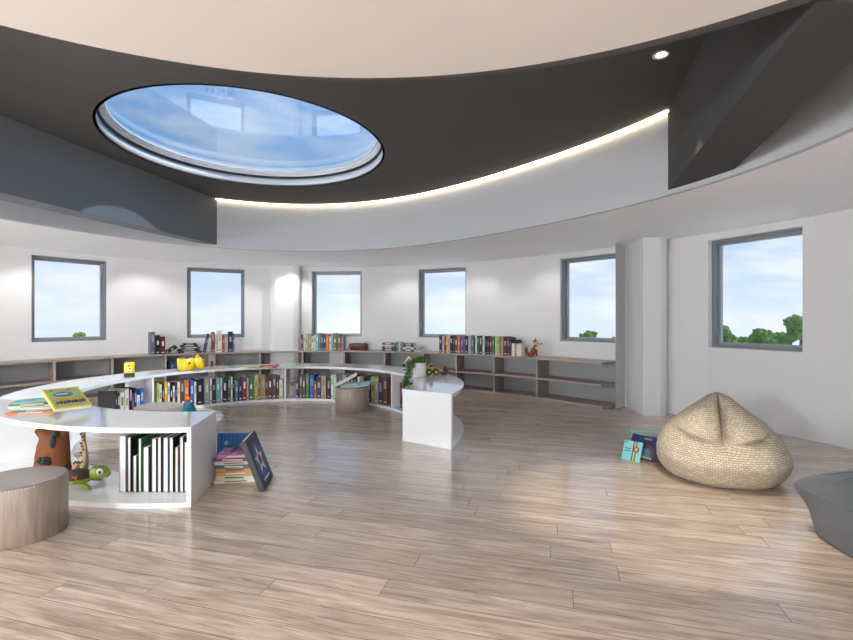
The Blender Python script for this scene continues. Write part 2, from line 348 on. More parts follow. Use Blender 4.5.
# round downlight
dl=ground(661,54,HIGHZ) if False else Vector(((661-CX)/FOC*FOC*2.085/266,FOC*2.085/266,HIGHZ))
def downlight(loc,label,r=.062,pw=0,col=(1,.95,.88),aim=(0,0,-1),grp=None,spot=1.9,es=14):
    e_=empty('downlight',loc,label=label,cat='ceiling light',group=grp)
    bm=bmesh.new(); lathe(bm,[(r,0),(r,-.012),(r*.78,-.012),(r*.62,-.002),(r*.62,0)],seg=32); obj('ring',bm,mat('satin nickel',(.6,.6,.6),.3,.4),e_,True)
    bm=bmesh.new(); cyl(bm,(0,0,-.006),r*.55,.006,24); obj('lens',bm,mat('lit lens %d'%es,(1,1,1),.5,emit=(1,.97,.92),es=es),e_)
    if pw:
        l=lamp('downlight_lamp','SPOT',(loc[0],loc[1],loc[2]-.03),pw,col,aim,spot_size=spot,spot_blend=.5,shadow_soft_size=.04)
        l.parent=e_; l.location=(0,0,-.03)
    return e_
downlight((dl.x,dl.y,HIGHZ),'small round recessed downlight in the dark ceiling near the right beam',pw=300,spot=.74,col=(1,.90,.76))
# wall washers in the low ceiling near the wall (no fixtures) and added fill panels behind the viewer
for i,(a,pw) in enumerate(LOW_LAMPS):
    t=math.radians(a); p=wallP(t,-.75)
    lamp('wall_washer','SPOT',(p.x,p.y,LOWZ-.03),pw,(1,.98,.96),(math.cos(t)*.25,math.sin(t)*.25,-1),spot_size=2.1,spot_blend=.6,shadow_soft_size=.05)
M_FILL=mat('fill panel glow',(1,1,1),.5,emit=(1,.95,.88),es=2)
for (loc,r,pw,col) in CEIL_FILLS:
    e_=empty('fill_panel',(loc[0],loc[1],loc[2]),label='added round fill light panel, unseen in the ceiling behind the viewer',cat='ceiling light',group='added fill panels')
    bm=bmesh.new(); cyl(bm,(0,0,-.03),r/2,.05,48); obj('housing',bm,M_CEIL,e_)
    l=lamp('fill_panel_lamp','AREA',(0,0,-.065),pw,col,(0,0,-1),shape='DISK',size=r*.96); l.parent=e_; l.location=(0,0,-.065)
for i,((gx,gy,gz),pw) in enumerate(FILL_GLOBES):
    e_=empty('fill_globe',(gx,gy,0),label='added floor lamp for fill light, unseen behind the viewer',cat='floor lamp',group='added fill lamps')
    bm=bmesh.new(); cyl(bm,(0,0,.015),.22,.03,40); obj('lamp_base',bm,M_FRAME,e_); bm=bmesh.new(); cyl(bm,(0,0,(gz-.28)/2+.015),.018,gz-.30,16); obj('pole',bm,M_FRAME,e_)
    bm=bmesh.new(); lathe(bm,[(.04,gz-.3),(.12,gz-.27),(.12,gz-.24),(.03,gz-.24)],seg=32); obj('socket',bm,M_FRAME,e_)
    l=lamp('fill_globe_light','POINT',(0,0,gz),pw,(.95,.975,1),shadow_soft_size=.24); l.parent=e_; l.location=(0,0,gz)
# columns
def colpoly(px0,px1,off_front,wedge=.0):
    ta,tb=wallT(px1),wallT(px0)
    return ta,tb
M_COL=mat('white column paint',(.76,.76,.77),.7)
# right column: flat front, rounded right corner
cp=[Vector((3.27,7.10)),]
L_=ground(643,416); R_=ground(668.6,415.4)
bm=bmesh.new(); pts=[(L_.x,L_.y)]
pts+=[(L_.x+.27,L_.y+.01),(L_.x+.36,L_.y+.05),(L_.x+.43,L_.y+.12),(L_.x+.475,L_.y+.21),(L_.x+.49,L_.y+.32),(L_.x+.52,L_.y+.9),(L_.x+.10,L_.y+.9)]
prism(bm,pts,0,LOWZ); obj('trim_4',bm,M_COL,kind='structure')
# concave pier to the left of it
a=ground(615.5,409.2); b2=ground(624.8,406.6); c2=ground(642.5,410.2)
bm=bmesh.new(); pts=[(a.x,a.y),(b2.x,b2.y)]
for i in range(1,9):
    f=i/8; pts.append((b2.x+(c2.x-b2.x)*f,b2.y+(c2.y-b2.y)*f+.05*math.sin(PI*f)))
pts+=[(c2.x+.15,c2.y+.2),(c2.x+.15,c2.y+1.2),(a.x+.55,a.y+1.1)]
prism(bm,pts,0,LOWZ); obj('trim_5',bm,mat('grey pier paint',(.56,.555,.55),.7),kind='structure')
# left column behind the shelf
tcm=wallT(285,-.15); nrm=(C0-wallP(tcm)).normalized(); tan=Vector((-nrm.y,nrm.x)); wp=wallP(tcm)
hw=.335; bm=bmesh.new(); pts=[]
for s in (-1,1):
    seq=[(1,-.2),(1,.17),(.9,.25),(.6,.31)] if s==-1 else [(.6,.31),(.9,.25),(1,.17),(1,-.2)]
    for q,d in seq: p=wp+tan*(s*q*hw)+nrm*d; pts.append((p.x,p.y))
prism(bm,pts,0,LOWZ); obj('trim_6',bm,M_COL,kind='structure')
# ---------------------------------------------------------------- wall shelving
SH=.52; ZT=.76; BT=.036
s0,s1=wallT(602,-SH),math.radians(168)
n=150; st=[s0+(s1-s0)*i/n for i in range(n+1)]
sh=empty('wall_bookcase',(*wallP(wallT(400),-.2),0),label='long low curved taupe wood bookcase running under the windows',cat='bookcase')
inv=Matrix.Translation(-Vector(sh.location))
M_BACK=mat('grey back panel',(.36,.365,.37),.7)
def shobj(name,bm,m=M_SHELF): bm.transform(inv); return obj(name,bm,m,sh)
for nm,z in (('top_board',ZT-BT),('middle_board',.36),('bottom_board',.003)):
    bm=bmesh.new(); arcslab(bm,[wallP(t,-SH) for t in st],[wallP(t,-.004) for t in st],z,z+BT); shobj(nm,bm)
tcc=[wallT(266,-.1),wallT(304,-.1)]
for seg in ([t for t in st if t<tcc[1]],[t for t in st if t>tcc[0]]):
    bm=bmesh.new(); arcslab(bm,[wallP(t,-.03) for t in seg],[wallP(t,-.006) for t in seg],.04,ZT-BT-.002); shobj('back_panel',bm,M_BACK)
DIV=[-25,54.5,112.5,165.5,214.5,260,302.5,344,384.5,423,456,493.5,536.5]
for px in DIV:
    t=wallT(px,-SH)
    for z0,z1 in ((BT+.003,.36),(.36+BT,ZT-BT)):
        bm=bmesh.new(); p=wallP(t,-SH+.004); q=wallP(t,-.006); d=(q-p).normalized(); s=Vector((-d.y,d.x))*.018
        prism(bm,[p-s,p+s,q+s,q-s],z0,z1); shobj('divider',bm)
# ---------------------------------------------------------------- curved white island
IC=Vector((-2.203,6.306)); ITOP=.62; IB=.04
RI=[(-25,2.02),(60,2.08),(100,2.14),(140,2.12),(176,2.03),(280,2.05)]
def ri(deg):
    for (a,ra),(b,rb) in zip(RI,RI[1:]):
        if deg<=b:
            f=max(0,(deg-a)/(b-a)); f=f*f*(3-2*f); return ra+(rb-ra)*f
    return RI[-1][1]
RO=2.695
def isl(deg,r): t=math.radians(deg); return IC+r*Vector((math.cos(t),math.sin(t)))
NI=140
inn=[isl(-18.9+297*i/NI,ri(-18.9+297*i/NI)) for i in range(NI+1)]
out=[isl(-22.8+(278.1+22.8)*i/NI,RO) for i in range(NI+1)]
island=empty('island_bookcase',(IC.x,IC.y,0),label='large curved glossy white island bookcase on the wood floor',cat='bookcase')
iinv=Matrix.Translation((-IC.x,-IC.y,0))
def iobj(name,bm,m=M_WHITE): bm.transform(iinv); return obj(name,bm,m,island)
for nm,z in (('top_board',ITOP-IB),('bottom_board',.0)):
    bm=bmesh.new(); arcslab(bm,inn,out,z,z+IB); iobj(nm,bm)
def ipanel(name,A,B,th=.032):
    d=(B-A).normalized(); s=Vector((-d.y,d.x))*th/2; bm=bmesh.new(); prism(bm,[A-s,A+s,B+s,B-s],IB,ITOP-IB); iobj(name,bm)
def ideg(px,far=True):
    lo,hi=(60,175) if px<300 else (10,100)
    for _ in range(50):
        m=(lo+hi)/2; p=isl(m,ri(m))
        if p.x-(px-CX)/FOC*p.y>0: lo=m
        else: hi=m
    return (lo+hi)/2
DV=[ideg(153.5),ideg(285),ideg(391),220]
for dg in DV: ipanel('divider',isl(dg,ri(dg)+.01),isl(dg,RO-.01))
d=(out[-1]-inn[-1]).normalized(); sft=Vector((-d.y,d.x))*-.016
ipanel('end_panel',inn[-1]+sft+d*.004,out[-1]+sft-d*.004)
d=(out[0]-inn[0]).normalized(); sft=Vector((-d.y,d.x))*.016
ipanel('end_panel',inn[0]+sft+d*.004,out[0]+sft-d*.004)
# ---------------------------------------------------------------- stools
def stool(loc,label,rz=0):
    e_=empty('round_stool',(*loc,0),rz,label=label,cat='stool',group='round grey wood stools'); R=.27; H=.375
    bm=bmesh.new(); lathe(bm,[(R-.004,0),(R,.004),(R,H-.006),(R-.004,H-.001)],seg=72); obj('body',bm,M_STOOL,e_,False)
    bm=bmesh.new(); lathe(bm,[(R-.012,H-.001),(R-.012,H+.003)],seg=72); obj('seat',bm,mat('grey seat veneer',(.30,.245,.215),.25),e_)
    for o in e_.children:
        for p in o.data.polygons: p.use_smooth=abs(p.normal.z)<.5
    return e_
s1_=stool((-2.775,3.20),'round grey oak drum stool at the left edge, closest to the viewer',math.radians(0))
bm=bmesh.new()
for i in range(10):
    t=math.radians(-62+i*3.2); box(bm,(.270*math.cos(t),.270*math.sin(t),.366),(.004,.017,.006),Matrix.Identity(4) if False else None)
obj('handle_slot',bm,mat('white slot',(.8,.8,.8),.4),s1_)
stool((-1.2,7.58),'round grey oak drum stool carrying open books, in front of far shelves')
stool((-3.36,5.9),'round grey oak drum stool half hidden behind the nearest island end')
# ---------------------------------------------------------------- books
PAL=dict(lime=(.46,.52,.16),cream=(.72,.68,.55),charcoal=(.035,.038,.045),black=(.012,.012,.014),amber=(.75,.35,.03),white=(.78,.78,.76),brown=(.13,.065,.035),
 orange=(.65,.14,.025),blue=(.03,.12,.38),grey=(.38,.39,.40),teal=(.16,.45,.50),green=(.05,.17,.05),steel=(.09,.22,.34),navy=(.02,.03,.11),red=(.27,.045,.035),
 rust=(.36,.11,.04),khaki=(.33,.31,.13),maroon=(.12,.015,.025),plum=(.10,.05,.085),slate=(.12,.145,.165),pale=(.66,.68,.58),tan=(.48,.36,.22),mint=(.40,.60,.42),yellow=(.80,.62,.05),pink=(.6,.2,.3),purple=(.12,.06,.28),cyan=(.22,.62,.66))
def bm_(c): return mat('cover '+c,PAL[c],.4)
RND=random.Random(4)
CNT={'lime':'cream'}
MARK={'white':'navy','cream':'rust','pale':'green','lime':'rust','tan':'brown','yellow':'red','mint':'white','cyan':'orange'}
def book(loc,rz,wd,h,dp,col,label,group=None,tilt=0,flat=False,name='book',fore=False,mark=True):
    """spine at local y=0 facing -y; thickness along x"""
    e_=empty(name,loc,rz,label=label,cat='book',group=group)
    if tilt: e_.rotation_euler=(0,tilt,rz)
    if flat: e_.rotation_euler=(0,PI/2,rz)
    bt=min(.005,wd*.13); m=bm_(col); k=bm_(MARK.get(col,RND.choice(['white','cream','grey'])))
    bm=bmesh.new(); box(bm,(0,bt/2,h/2),(wd,bt,h))
    for s in (-1,1): box(bm,(s*(wd/2-bt/2),dp/2+bt/2,h/2),(bt,dp-bt,h))
    if mark:
        z0=RND.uniform(.45,.6)*h; hh=RND.uniform(.18,.32)*h
        if RND.random()<.5:
            zz=z0
            while zz<z0+hh: box(bm,(0,-.0015,zz),(wd*.5,.003,h*.018),mi=1); zz+=h*.035
        else: box(bm,(0,-.0015,z0+hh/2),(wd*.42,.003,hh),mi=1)
        box(bm,(0,-.0012,h*.1),(wd*.55,.0025,h*.05),mi=1)
    obj('cover',bm,[m,k],e_)
    bm=bmesh.new(); box(bm,(0,(dp-.006+bt)/2+.0,h/2),(wd-2*bt,dp-.006-bt,h-.012)); obj('pages',bm,M_PAPER,e_)
    return e_
SEEN={}
def nick(i,n): return i
ORD='first second third fourth fifth sixth seventh eighth ninth tenth eleventh twelfth thirteenth fourteenth fifteenth sixteenth seventeenth eighteenth nineteenth twentieth'.split()
def row(items,Pf,zbase,place,group,dp=.26,bottom_gap=.0,spin=0,heights=None):
    """items: (px0,px1,ytop,colour); Pf(px)-> plan point of the spine face; spines face the room's middle"""
    n=len(items)
    for i,(a,b,yt,col) in enumerate(items):
        A,B=Pf(a),Pf(b); mid=(A+B)/2; d=B-A; wd=max(.012,d.length-.003); rz=math.atan2(d.y,d.x)+spin
        h=EYE-(yt-HZ)*mid.y/FOC-zbase
        Lc=items[i-1][3] if i else None; Rc=items[i+1][3] if i<n-1 else None
        if Lc and Rc: w_='between %s and %s ones'%(Lc,Rc)
        elif Rc: w_='at the left end beside %s'%Rc
        else: w_='at the right end beside %s'%Lc
        lab='%s-spined book %s, %s'%(col,w_,place)
        if lab in SEEN:
            lab='%s-spined book, %s from the left, %s'%(col,ORD[i] if i<20 else ORD[n-1-i]+' from the right' ,place)
            if i>=20: lab='%s-spined book, %s from the right, %s'%(col,ORD[n-1-i],place)
        SEEN[lab]=1
        book((mid.x,mid.y,zbase),rz,wd,h,dp,col,lab,group)
def Pisl(inset=.05):
    def f(px):
        k=(px-CX)/FOC; lo,hi=5,178
        for _ in range(50):
            m=(lo+hi)/2; p=isl(m,ri(m)+inset)
            if p.x-k*p.y>0: lo=m
            else: hi=m
        return isl(lo,ri(lo)+inset)
    return f
def Pwall(inset=.05):
    def f(px):
        return wallP(wallT(px,-SH+inset),-SH+inset)
    return f
z=lambda L,ox,oy,s:[(a/s+ox,b/s+ox,y/s+oy,c) for a,b,y,c in L]
A=z([(12,28,85,'lime'),(28,44,95,'cream'),(48,60,90,'charcoal'),(62,82,78,'amber'),(85,97,82,'white'),(100,116,85,'black'),(118,130,105,'white'),(131,146,82,'charcoal'),(148,165,78,'cream'),(166,192,70,'brown'),
 (193,222,72,'orange'),(230,256,70,'blue'),(258,271,78,'cream'),(275,314,60,'black'),(325,356,58,'grey'),(360,374,52,'white'),(375,398,56,'charcoal'),(400,429,58,'teal'),(432,442,52,'white'),(443,475,42,'charcoal'),
 (478,497,44,'green'),(498,509,46,'white'),(510,522,50,'black'),(524,547,75,'steel'),(550,571,66,'navy'),(572,602,46,'red'),(604,614,55,'pale'),(616,646,42,'green'),(652,677,32,'lime'),(678,693,55,'rust'),
 (696,723,38,'khaki'),(725,740,48,'maroon'),(742,768,30,'maroon'),(770,796,36,'plum'),(798,813,40,'charcoal'),(815,838,64,'cream')],155,370,6.562)
row(A,Pisl(),IB+.001,'left half of white island shelf','books on the left half of the island shelf')
B=z([(110,133,292,'navy'),(138,158,252,'brown'),(160,179,252,'plum'),(182,206,242,'green'),(210,242,246,'blue'),(243,258,292,'rust'),(260,291,260,'navy'),(293,326,256,'tan'),(332,360,260,'black'),(362,379,246,'white'),(381,400,247,'mint'),(402,412,252,'red'),(415,442,246,'slate'),(445,470,250,'tan'),(474,498,252,'navy'),(500,522,252,'charcoal'),(524,545,250,'black'),(550,570,262,'cream'),(572,594,256,'khaki'),
 (600,618,268,'black'),(620,645,268,'charcoal'),(648,673,262,'lime'),(675,698,274,'mint'),(700,730,258,'plum'),(732,762,262,'brown')],280,340,7.108)
row(B,Pisl(.06),IB+.001,'right half of white island shelf','books on the right half of the island shelf')
Cc=z([(400.0,404.6,382.8,'maroon'),(405.4,409.5,386,'lime')],0,0,1)
row(Cc,Pisl(.12),IB+.001,'island bay under the trailing plant','books in the last island bay')
D=z([(78,102,88,'black'),(104,118,92,'cream'),(122,136,96,'charcoal'),(137,154,92,'amber'),(157,166,88,'white'),(170,190,90,'black'),(192,212,92,'charcoal'),(214,232,90,'brown'),(235,255,88,'orange'),(260,285,95,'blue'),(287,297,95,'slate'),(300,322,92,'black'),(325,348,88,'grey'),(350,372,92,'slate'),(385,398,92,'white'),(399,417,92,'green'),(420,444,95,'charcoal'),(447,463,95,'white'),(466,484,95,'black'),(486,508,102,'navy'),(512,527,100,'red'),(531,549,102,'green'),(554,570,98,'mint'),(571,590,98,'lime'),(592,602,112,'rust'),(604,626,105,'khaki'),(628,656,98,'maroon'),(658,674,102,'plum'),(676,690,108,'charcoal')],430,325,8.53)
row(D,Pwall(),ZT+.001,'wall shelf beside the fox','books on the wall shelf right of the fourth window',dp=.2)
E_=z([(66,80,58,'maroon'),(82,91,58,'white'),(93,110,52,'lime'),(112,128,55,'khaki'),(130,142,70,'white'),(144,157,60,'pale'),(158,173,58,'teal'),(175,186,50,'slate'),(188,201,52,'navy'),(204,216,58,'black'),(218,236,55,'orange'),(239,250,70,'white'),(251,261,56,'grey'),(262,285,50,'green'),(288,309,56,'red'),(311,328,68,'slate')],290,325,6.09)
row(E_,Pwall(),ZT+.001,'wall shelf right of column','books on the wall shelf under the third window',dp=.2)
F_=z([(45,86,60,'slate'),(90,129,86,'black'),(133,173,98,'maroon')],145,325,8.53)
row(F_,Pwall(),ZT+.001,'wall shelf left of fallen books','books on the wall shelf left of the second window',dp=.2)
G_=z([(568,594,60,'brown'),(598,613,75,'white'),(618,656,46,'cream'),(658,675,86,'red'),(680,701,95,'grey'),(708,750,56,'black'),(752,766,72,'blue')],145,325,8.53)
row(G_,Pwall(),ZT+.001,'wall shelf under second window','books on the wall shelf below the second window',dp=.2)
H_=z([(110,124,222,'black'),(126,142,235,'charcoal'),(145,172,230,'pale'),(178,206,205,'cream'),(208,228,195,'black'),(230,241,240,'purple'),(243,262,200,'navy'),(264,284,250,'white'),(287,311,205,'blue')],100,360,7.108)
row(H_,Pisl(.08),IB+.001,'leftmost bay of island shelf','books in the leftmost island bay')
# leaning and fallen books below second window
pf=Pwall(); p=pf(208.5); q=pf(212)
rz0=math.atan2((q-p).y,(q-p).x)
book((p.x-.075,p.y-.01,ZT+.004),rz0,.045,.40,.2,'navy','navy book leaning right on the wall shelf below the second window',tilt=.18)
p=pf(166.5); q=pf(180); rz1=math.atan2((q-p).y,(q-p).x)
book((p.x-.0,p.y,ZT+.030),rz1,.065,.22,.2,'black','thick black book toppled at an angle beside the maroon spine',tilt=1.02)
zz=ZT+.001
def flatbook(c,rz,L,W,T,col,label,group=None,z0=0,title=None):
    """lies flat: spine side faces local -y; L along x, W along y"""
    e_=empty('book',(c[0],c[1],z0),rz,label=label,cat='book',group=group)
    bt=min(.004,T*.18); m=bm_(col); k=bm_(MARK.get(col,'white'))
    bm=bmesh.new(); box(bm,(0,0,bt/2),(L,W,bt)); box(bm,(0,0,T-bt/2),(L,W,bt)); box(bm,(0,-W/2+bt/2,T/2),(L,bt,T-2*bt))
    box(bm,(0,-W/2-.001,T/2),(L*.5,.002,T*.35),mi=1)
    obj('cover',bm,[m,k],e_)
    bm=bmesh.new(); box(bm,(0,.0,T/2),(L-.012,W-.012,T-2*bt)); obj('pages',bm,M_PAPER,e_)
    return e_
p=pf(189); q=pf(192); rzp=math.atan2((q-p).y,(q-p).x); nin=(C0-p).normalized()
for i,(L,T,col,dx,o) in enumerate([(.46,.045,'charcoal',0,'bottom'),(.42,.04,'black',-.02,'second from the bottom'),(.38,.045,'slate',.02,'middle'),(.34,.04,'charcoal',-.01,'second from the top'),(.26,.03,'black',.0,'topmost')]):
    flatbook((p.x+dx-nin.x*.11,p.y-nin.y*.11),rzp+RND.uniform(-.08,.08),L,.2,T,col,'dark flat book, %s of fallen pile under second window'%o,'fallen dark books',zz); zz+=T+.001
# horizontal stacks under the fourth window
def stack(pxm,items,place,group,z0=ZT+.001,W=.2):
    p=pf(pxm); q=pf(pxm+3); rz=math.atan2((q-p).y,(q-p).x); nin=(C0-p).normalized(); zz=z0
    n=len(items)
    for i,(L,T,col) in enumerate(items):
        pos=('bottom' if i==0 else 'top' if i==n-1 else ORD[i]+' from the bottom')
        flatbook((p.x-nin.x*.11,p.y-nin.y*.11),rz+RND.uniform(-.03,.03),L,W,T,col,'flat %s book, %s of %s'%(col,pos,place),group,zz); zz+=T+.001
stack(388.5,[(.29,.05,'navy'),(.29,.045,'charcoal'),(.29,.045,'grey'),(.28,.04,'maroon')],'the stack left of two upright green books','flat stack left')
row([(396,398,342,'green'),(398.3,400.3,341.8,'mint')],Pwall(),ZT+.001,'wall shelf between two flat stacks','two green books between the stacks',dp=.2)
stack(408.8,[(.25,.045,'charcoal'),(.25,.045,'white'),(.25,.045,'black'),(.24,.045,'plum')],'the stack left of white booklets','flat stack right')
stack(418.0,[(.13,.045,'white'),(.13,.04,'navy'),(.12,.045,'pale')],'the short rightmost stack','flat stack short')
# white block with black top and beige box at the end of the row
p=pf(513.8); q=pf(516); rz=math.atan2((q-p).y,(q-p).x)
e_=empty('book_slipcase',(*pf(513.1),ZT+.001),rz,label='white slipcase with a black top at the right end of the long book row',cat='box')
bm=bmesh.new(); box(bm,(0,.09,.12),(.07,.18,.24),bev=.004); obj('case',bm,bm_('white'),e_); bm=bmesh.new(); box(bm,(.025,.09,.276),(.12,.18,.07),bev=.004); obj('lid',bm,bm_('black'),e_)
e_=empty('carton',(*pf(518.8),ZT+.001),rz,label='pale beige patterned box standing between white slipcase and toy fox',cat='box')
bm=bmesh.new(); box(bm,(0,.06,.115),(.10,.12,.23),bev=.004); box(bm,(0,.06,.232),(.102,.122,.01),mi=1); obj('carton_body',bm,[bm_('cream'),bm_('tan')],e_)
# satchel
p=pf(357.5); q=pf(360); rz=math.atan2((q-p).y,(q-p).x)
e_=empty('satchel',(*p,ZT+.001),rz,label='dark brown leather satchel lying on the wall shelf under the third window',cat='bag')
ML=mat('brown leather',(.06,.03,.022),.45)
bm=bmesh.new(); box(bm,(0,.12,.08),(.40,.17,.16),bev=.035); obj('bag_body',bm,ML,e_,True)
bm=bmesh.new(); box(bm,(-.02,.025,.105),(.36,.03,.11),bev=.012); obj('flap',bm,mat('worn leather',(.10,.045,.03),.5),e_,True)
bm=bmesh.new(); box(bm,(.03,.12,.185),(.26,.12,.04),bev=.012); obj('folded_papers',bm,bm_('cream'),e_)
bm=bmesh.new(); tube(bm,[(-.2,.08,.10),(-.25,.04,.03),(-.28,.02,.012),(-.20,-.02,.012),(0,-.035,.012),(.2,-.02,.012),(.27,.04,.012),(.22,.1,.06)],.008); obj('strap',bm,bm_('red'),e_,True)
# items in the cubby of the wall shelf
pc=lambda px:wallP(wallT(px,-SH+.1),-SH+.1)
row([(168.5,170.6,361.5,'navy'),(170.9,173.2,363,'steel'),(173.5,175.5,362,'blue')],pc,.36+BT+.001,'cubby behind yellow cup','blue books in the cubby',dp=.18)
# teddy
def teddy(loc,rz,s,label):
    e_=empty('teddy_bear',loc,rz,label=label,cat='soft toy'); m=mat('brown plush',(.17,.085,.03),.9,bump=(40,.5)); m2=mat('golden plush',(.42,.24,.08),.9)
    bm=bmesh.new(); ball(bm,(0,0,.09*s),(.07*s,.06*s,.09*s)); ball(bm,(0,-.01*s,.22*s),(.065*s,.06*s,.06*s))
    for q in (-1,1): ball(bm,(q*.05*s,0,.275*s),(.022*s,.012*s,.022*s)); ball(bm,(q*.085*s,-.03*s,.12*s),(.026*s,.03*s,.055*s)); ball(bm,(q*.06*s,-.08*s,.03*s),(.03*s,.06*s,.03*s))
    obj('body',bm,m,e_,True); bm=bmesh.new(); ball(bm,(0,-.065*s,.205*s),(.028*s,.02*s,.022*s)); obj('muzzle',bm,m2,e_,True)
    bm=bmesh.new()
    for q in (-1,1): ball(bm,(q*.024*s,-.062*s,.235*s),.007*s,10)
    ball(bm,(0,-.085*s,.212*s),.008*s,10); obj('eyes',bm,M_BLACK,e_,True)
p=pc(202.5); teddy((p.x-.02,p.y-.02,.36+BT),math.radians(20),.7,'small brown teddy bear in the wall shelf cubby right of the yellow cup')
p=pc(210); teddy((p.x+.05,p.y+.03,.36+BT),math.radians(40),.6,'smaller brown teddy bear beside the other one in the cubby')
# ---------------------------------------------------------------- toy fox
p=pf(534.5); fx=empty('toy_fox',(p.x,p.y+.08,ZT+.001),math.radians(-14),label='brown and cream toy fox sitting on the wall shelf',cat='soft toy')
MF=mat('russet plush',(.23,.065,.025),.85,bump=(60,.3)); MCr=mat('cream plush',(.68,.53,.36),.85)
skinned('body',[(0,0,.09),(.02,0,.15),(.035,0,.20),(.05,0,.255),(-.03,0,.05),(.05,-.03,.08),(.06,-.035,.015),(.05,.03,.08),(.06,.035,.015),(-.05,-.045,.02),(.0,-.05,.012),(-.05,.045,.02),(.0,.05,.012)],
 [(0,1),(1,2),(2,3),(0,4),(1,5),(5,6),(1,7),(7,8),(4,9),(9,10),(4,11),(11,12)],[.055,.042,.03,.045,.055,.022,.018,.022,.018,.028,.018,.028,.018],MF,fx,2)
bm=bmesh.new(); ball(bm,(.055,0,.255),(.055,.05,.052)); ball(bm,(.10,0,.235),(.045,.026,.022)); obj('head',bm,MCr,fx,True)
bm=bmesh.new(); ball(bm,(.032,0,.290),(.045,.040,.028)); ball(bm,(.146,0,.245),(.016,.014,.013))
for q in (-1,1):
    cyl(bm,(.03,q*.033,.325),.022,.07,10,.002,mi=0)
obj('mask_and_ears',bm,MF,fx,True)
bm=bmesh.new()
for q in (-1,1): ball(bm,(.075,q*.046,.262),.010,10)
obj('eyes',bm,M_BLACK,fx,True)
bm=bmesh.new(); ball(bm,(.045,0,.15),(.028,.045,.06)); obj('chest',bm,MCr,fx,True)
skinned('tail',[(-.03,0,.035),(-.09,0,.04),(-.13,0,.09),(-.135,0,.15),(-.115,0,.19)],[(0,1),(1,2),(2,3),(3,4)],[.025,.034,.04,.03,.014],MF,fx,2)
bm=bmesh.new(); cyl(bm,(-.106,0,.215),.024,.06,12,.002,axis=(.3,0,1)); obj('tail_tip',bm,MCr,fx,True)
# ---------------------------------------------------------------- objects on the island top
TZ=ITOP+.001
# yellow cup with tilted lid
p=ground(182.8,371.4,ITOP); cup=empty('yellow_cup',(p.x,p.y+.12,TZ),label='large yellow cup with open lid on the island top',cat='cup'); cup.scale=(.98,.98,1.0); MY=mat('yellow plastic',(.85,.58,.01),.3)
bm=bmesh.new(); lathe(bm,[(.001,0),(.10,0),(.125,.02),(.14,.06),(.145,.20),(.135,.20),(.128,.06),(.1,.03),(.001,.03)],seg=40); obj('bowl',bm,MY,cup,True)
bm=bmesh.new(); cyl(bm,(0,0,.16),.13,.04,32)
for i in range(7): ball(bm,(.08*math.cos(i),.08*math.sin(i),.185),.03,10,mi=i%3)
obj('contents',bm,[bm_('pink'),bm_('maroon'),bm_('brown')],cup,True)
bm=bmesh.new(); cyl(bm,(.19,.06,.125),.115,.03,32,.10,axis=(1,-.2,.42)); ball(bm,(.16,.04,.235),(.028,.028,.02),12); obj('lid',bm,MY,cup,True)
bm=bmesh.new(); ball(bm,(.105,-.115,.13),(.016,.010,.02),12); obj('eye',bm,M_BLACK,cup,True)
# yellow and black little box
p=ground(126.8,377.6,ITOP); e_=empty('toy_camera',(p.x,p.y+.06,TZ),math.radians(25),label='small yellow box toy with black base standing on the island top',cat='toy'); e_.scale=(.86,.86,1)
bm=bmesh.new(); box(bm,(0,0,.135),(.15,.10,.16),bev=.02); obj('case',bm,MY,e_,True)
bm=bmesh.new(); box(bm,(0,0,.03),(.152,.102,.06),bev=.012); obj('base',bm,bm_('black'),e_)
bm=bmesh.new(); box(bm,(.01,-.052,.12),(.06,.004,.045)); box(bm,(.0,-.052,.17),(.035,.004,.02),mi=1); box(bm,(.01,-.055,.125),(.03,.004,.02),mi=1); obj('sticker',bm,[bm_('white'),bm_('red')],e_)
bm=bmesh.new(); cyl(bm,(-.02,0,.22),.03,.012,16); obj('button',bm,bm_('red'),e_)
# flat magazines on the far top
def flat_at(px,y,L,W,T,col,rz,label,z0=TZ,grp='booklets lying on the far island top',title=False):
    p=ground(px,y,ITOP); return flatbook((p.x,p.y),rz,L,W,T,col,label,grp,z0)
flat_at(254,366.8,.26,.34,.014,'lime',.5,'lime green booklet lying on the far island top, left of a red one')
flat_at(269,366.8,.28,.32,.022,'red',.2,'red booklet lying on the far island top right of the lime one')
flat_at(272,366.6,.20,.24,.016,'orange',.6,'orange booklet lying on top of the red booklet',z0=TZ+.024)
flat_at(292,366.2,.28,.28,.012,'mint',-.3,'mint green booklet lying on the far island top above the divider')
flat_at(304,366.0,.22,.26,.012,'pale',.2,'pale booklet lying rightmost on the far island top')
# plant
p=ground(419.5,377.6,ITOP); pot=empty('potted_plant',(p.x,p.y+.085,TZ),label='green trailing plant in a tall white pot on the island',cat='potted plant'); pot.scale=(1.1,1.0,1.02)
bm=bmesh.new(); lathe(bm,[(.001,0),(.078,0),(.085,.01),(.09,.205),(.08,.205),(.074,.02),(.001,.02)],seg=40); obj('pot',bm,mat('white ceramic',(.8,.8,.8),.2),pot,True)
bm=bmesh.new(); cyl(bm,(0,0,.18),.078,.02,24); obj('soil',bm,bm_('brown'),pot)
def leaves(bm,pts,n,sz,sp,rnd):
    for i in range(n):
        c=Vector(rnd.choice(pts))+Vector([rnd.gauss(0,sp) for _ in range(3)])
        R=Matrix.Rotation(rnd.uniform(0,6.28),4,'Z')@Matrix.Rotation(rnd.uniform(-1.2,1.2),4,'X')
        s=sz*rnd.uniform(.7,1.3); vs=[bm.verts.new(c+R@Vector(q)) for q in ((0,-s,0),(s*.55,-s*.1,s*.12),(0,s,.0),(-s*.55,-s*.1,s*.12))]
        f=bm.faces.new(vs); f.material_index=rnd.randrange(2)
ML1=mat('leaf green',(.05,.13,.03),.5); ML2=mat('leaf light green',(.12,.24,.05),.5)
bm=bmesh.new(); rn=random.Random(3)
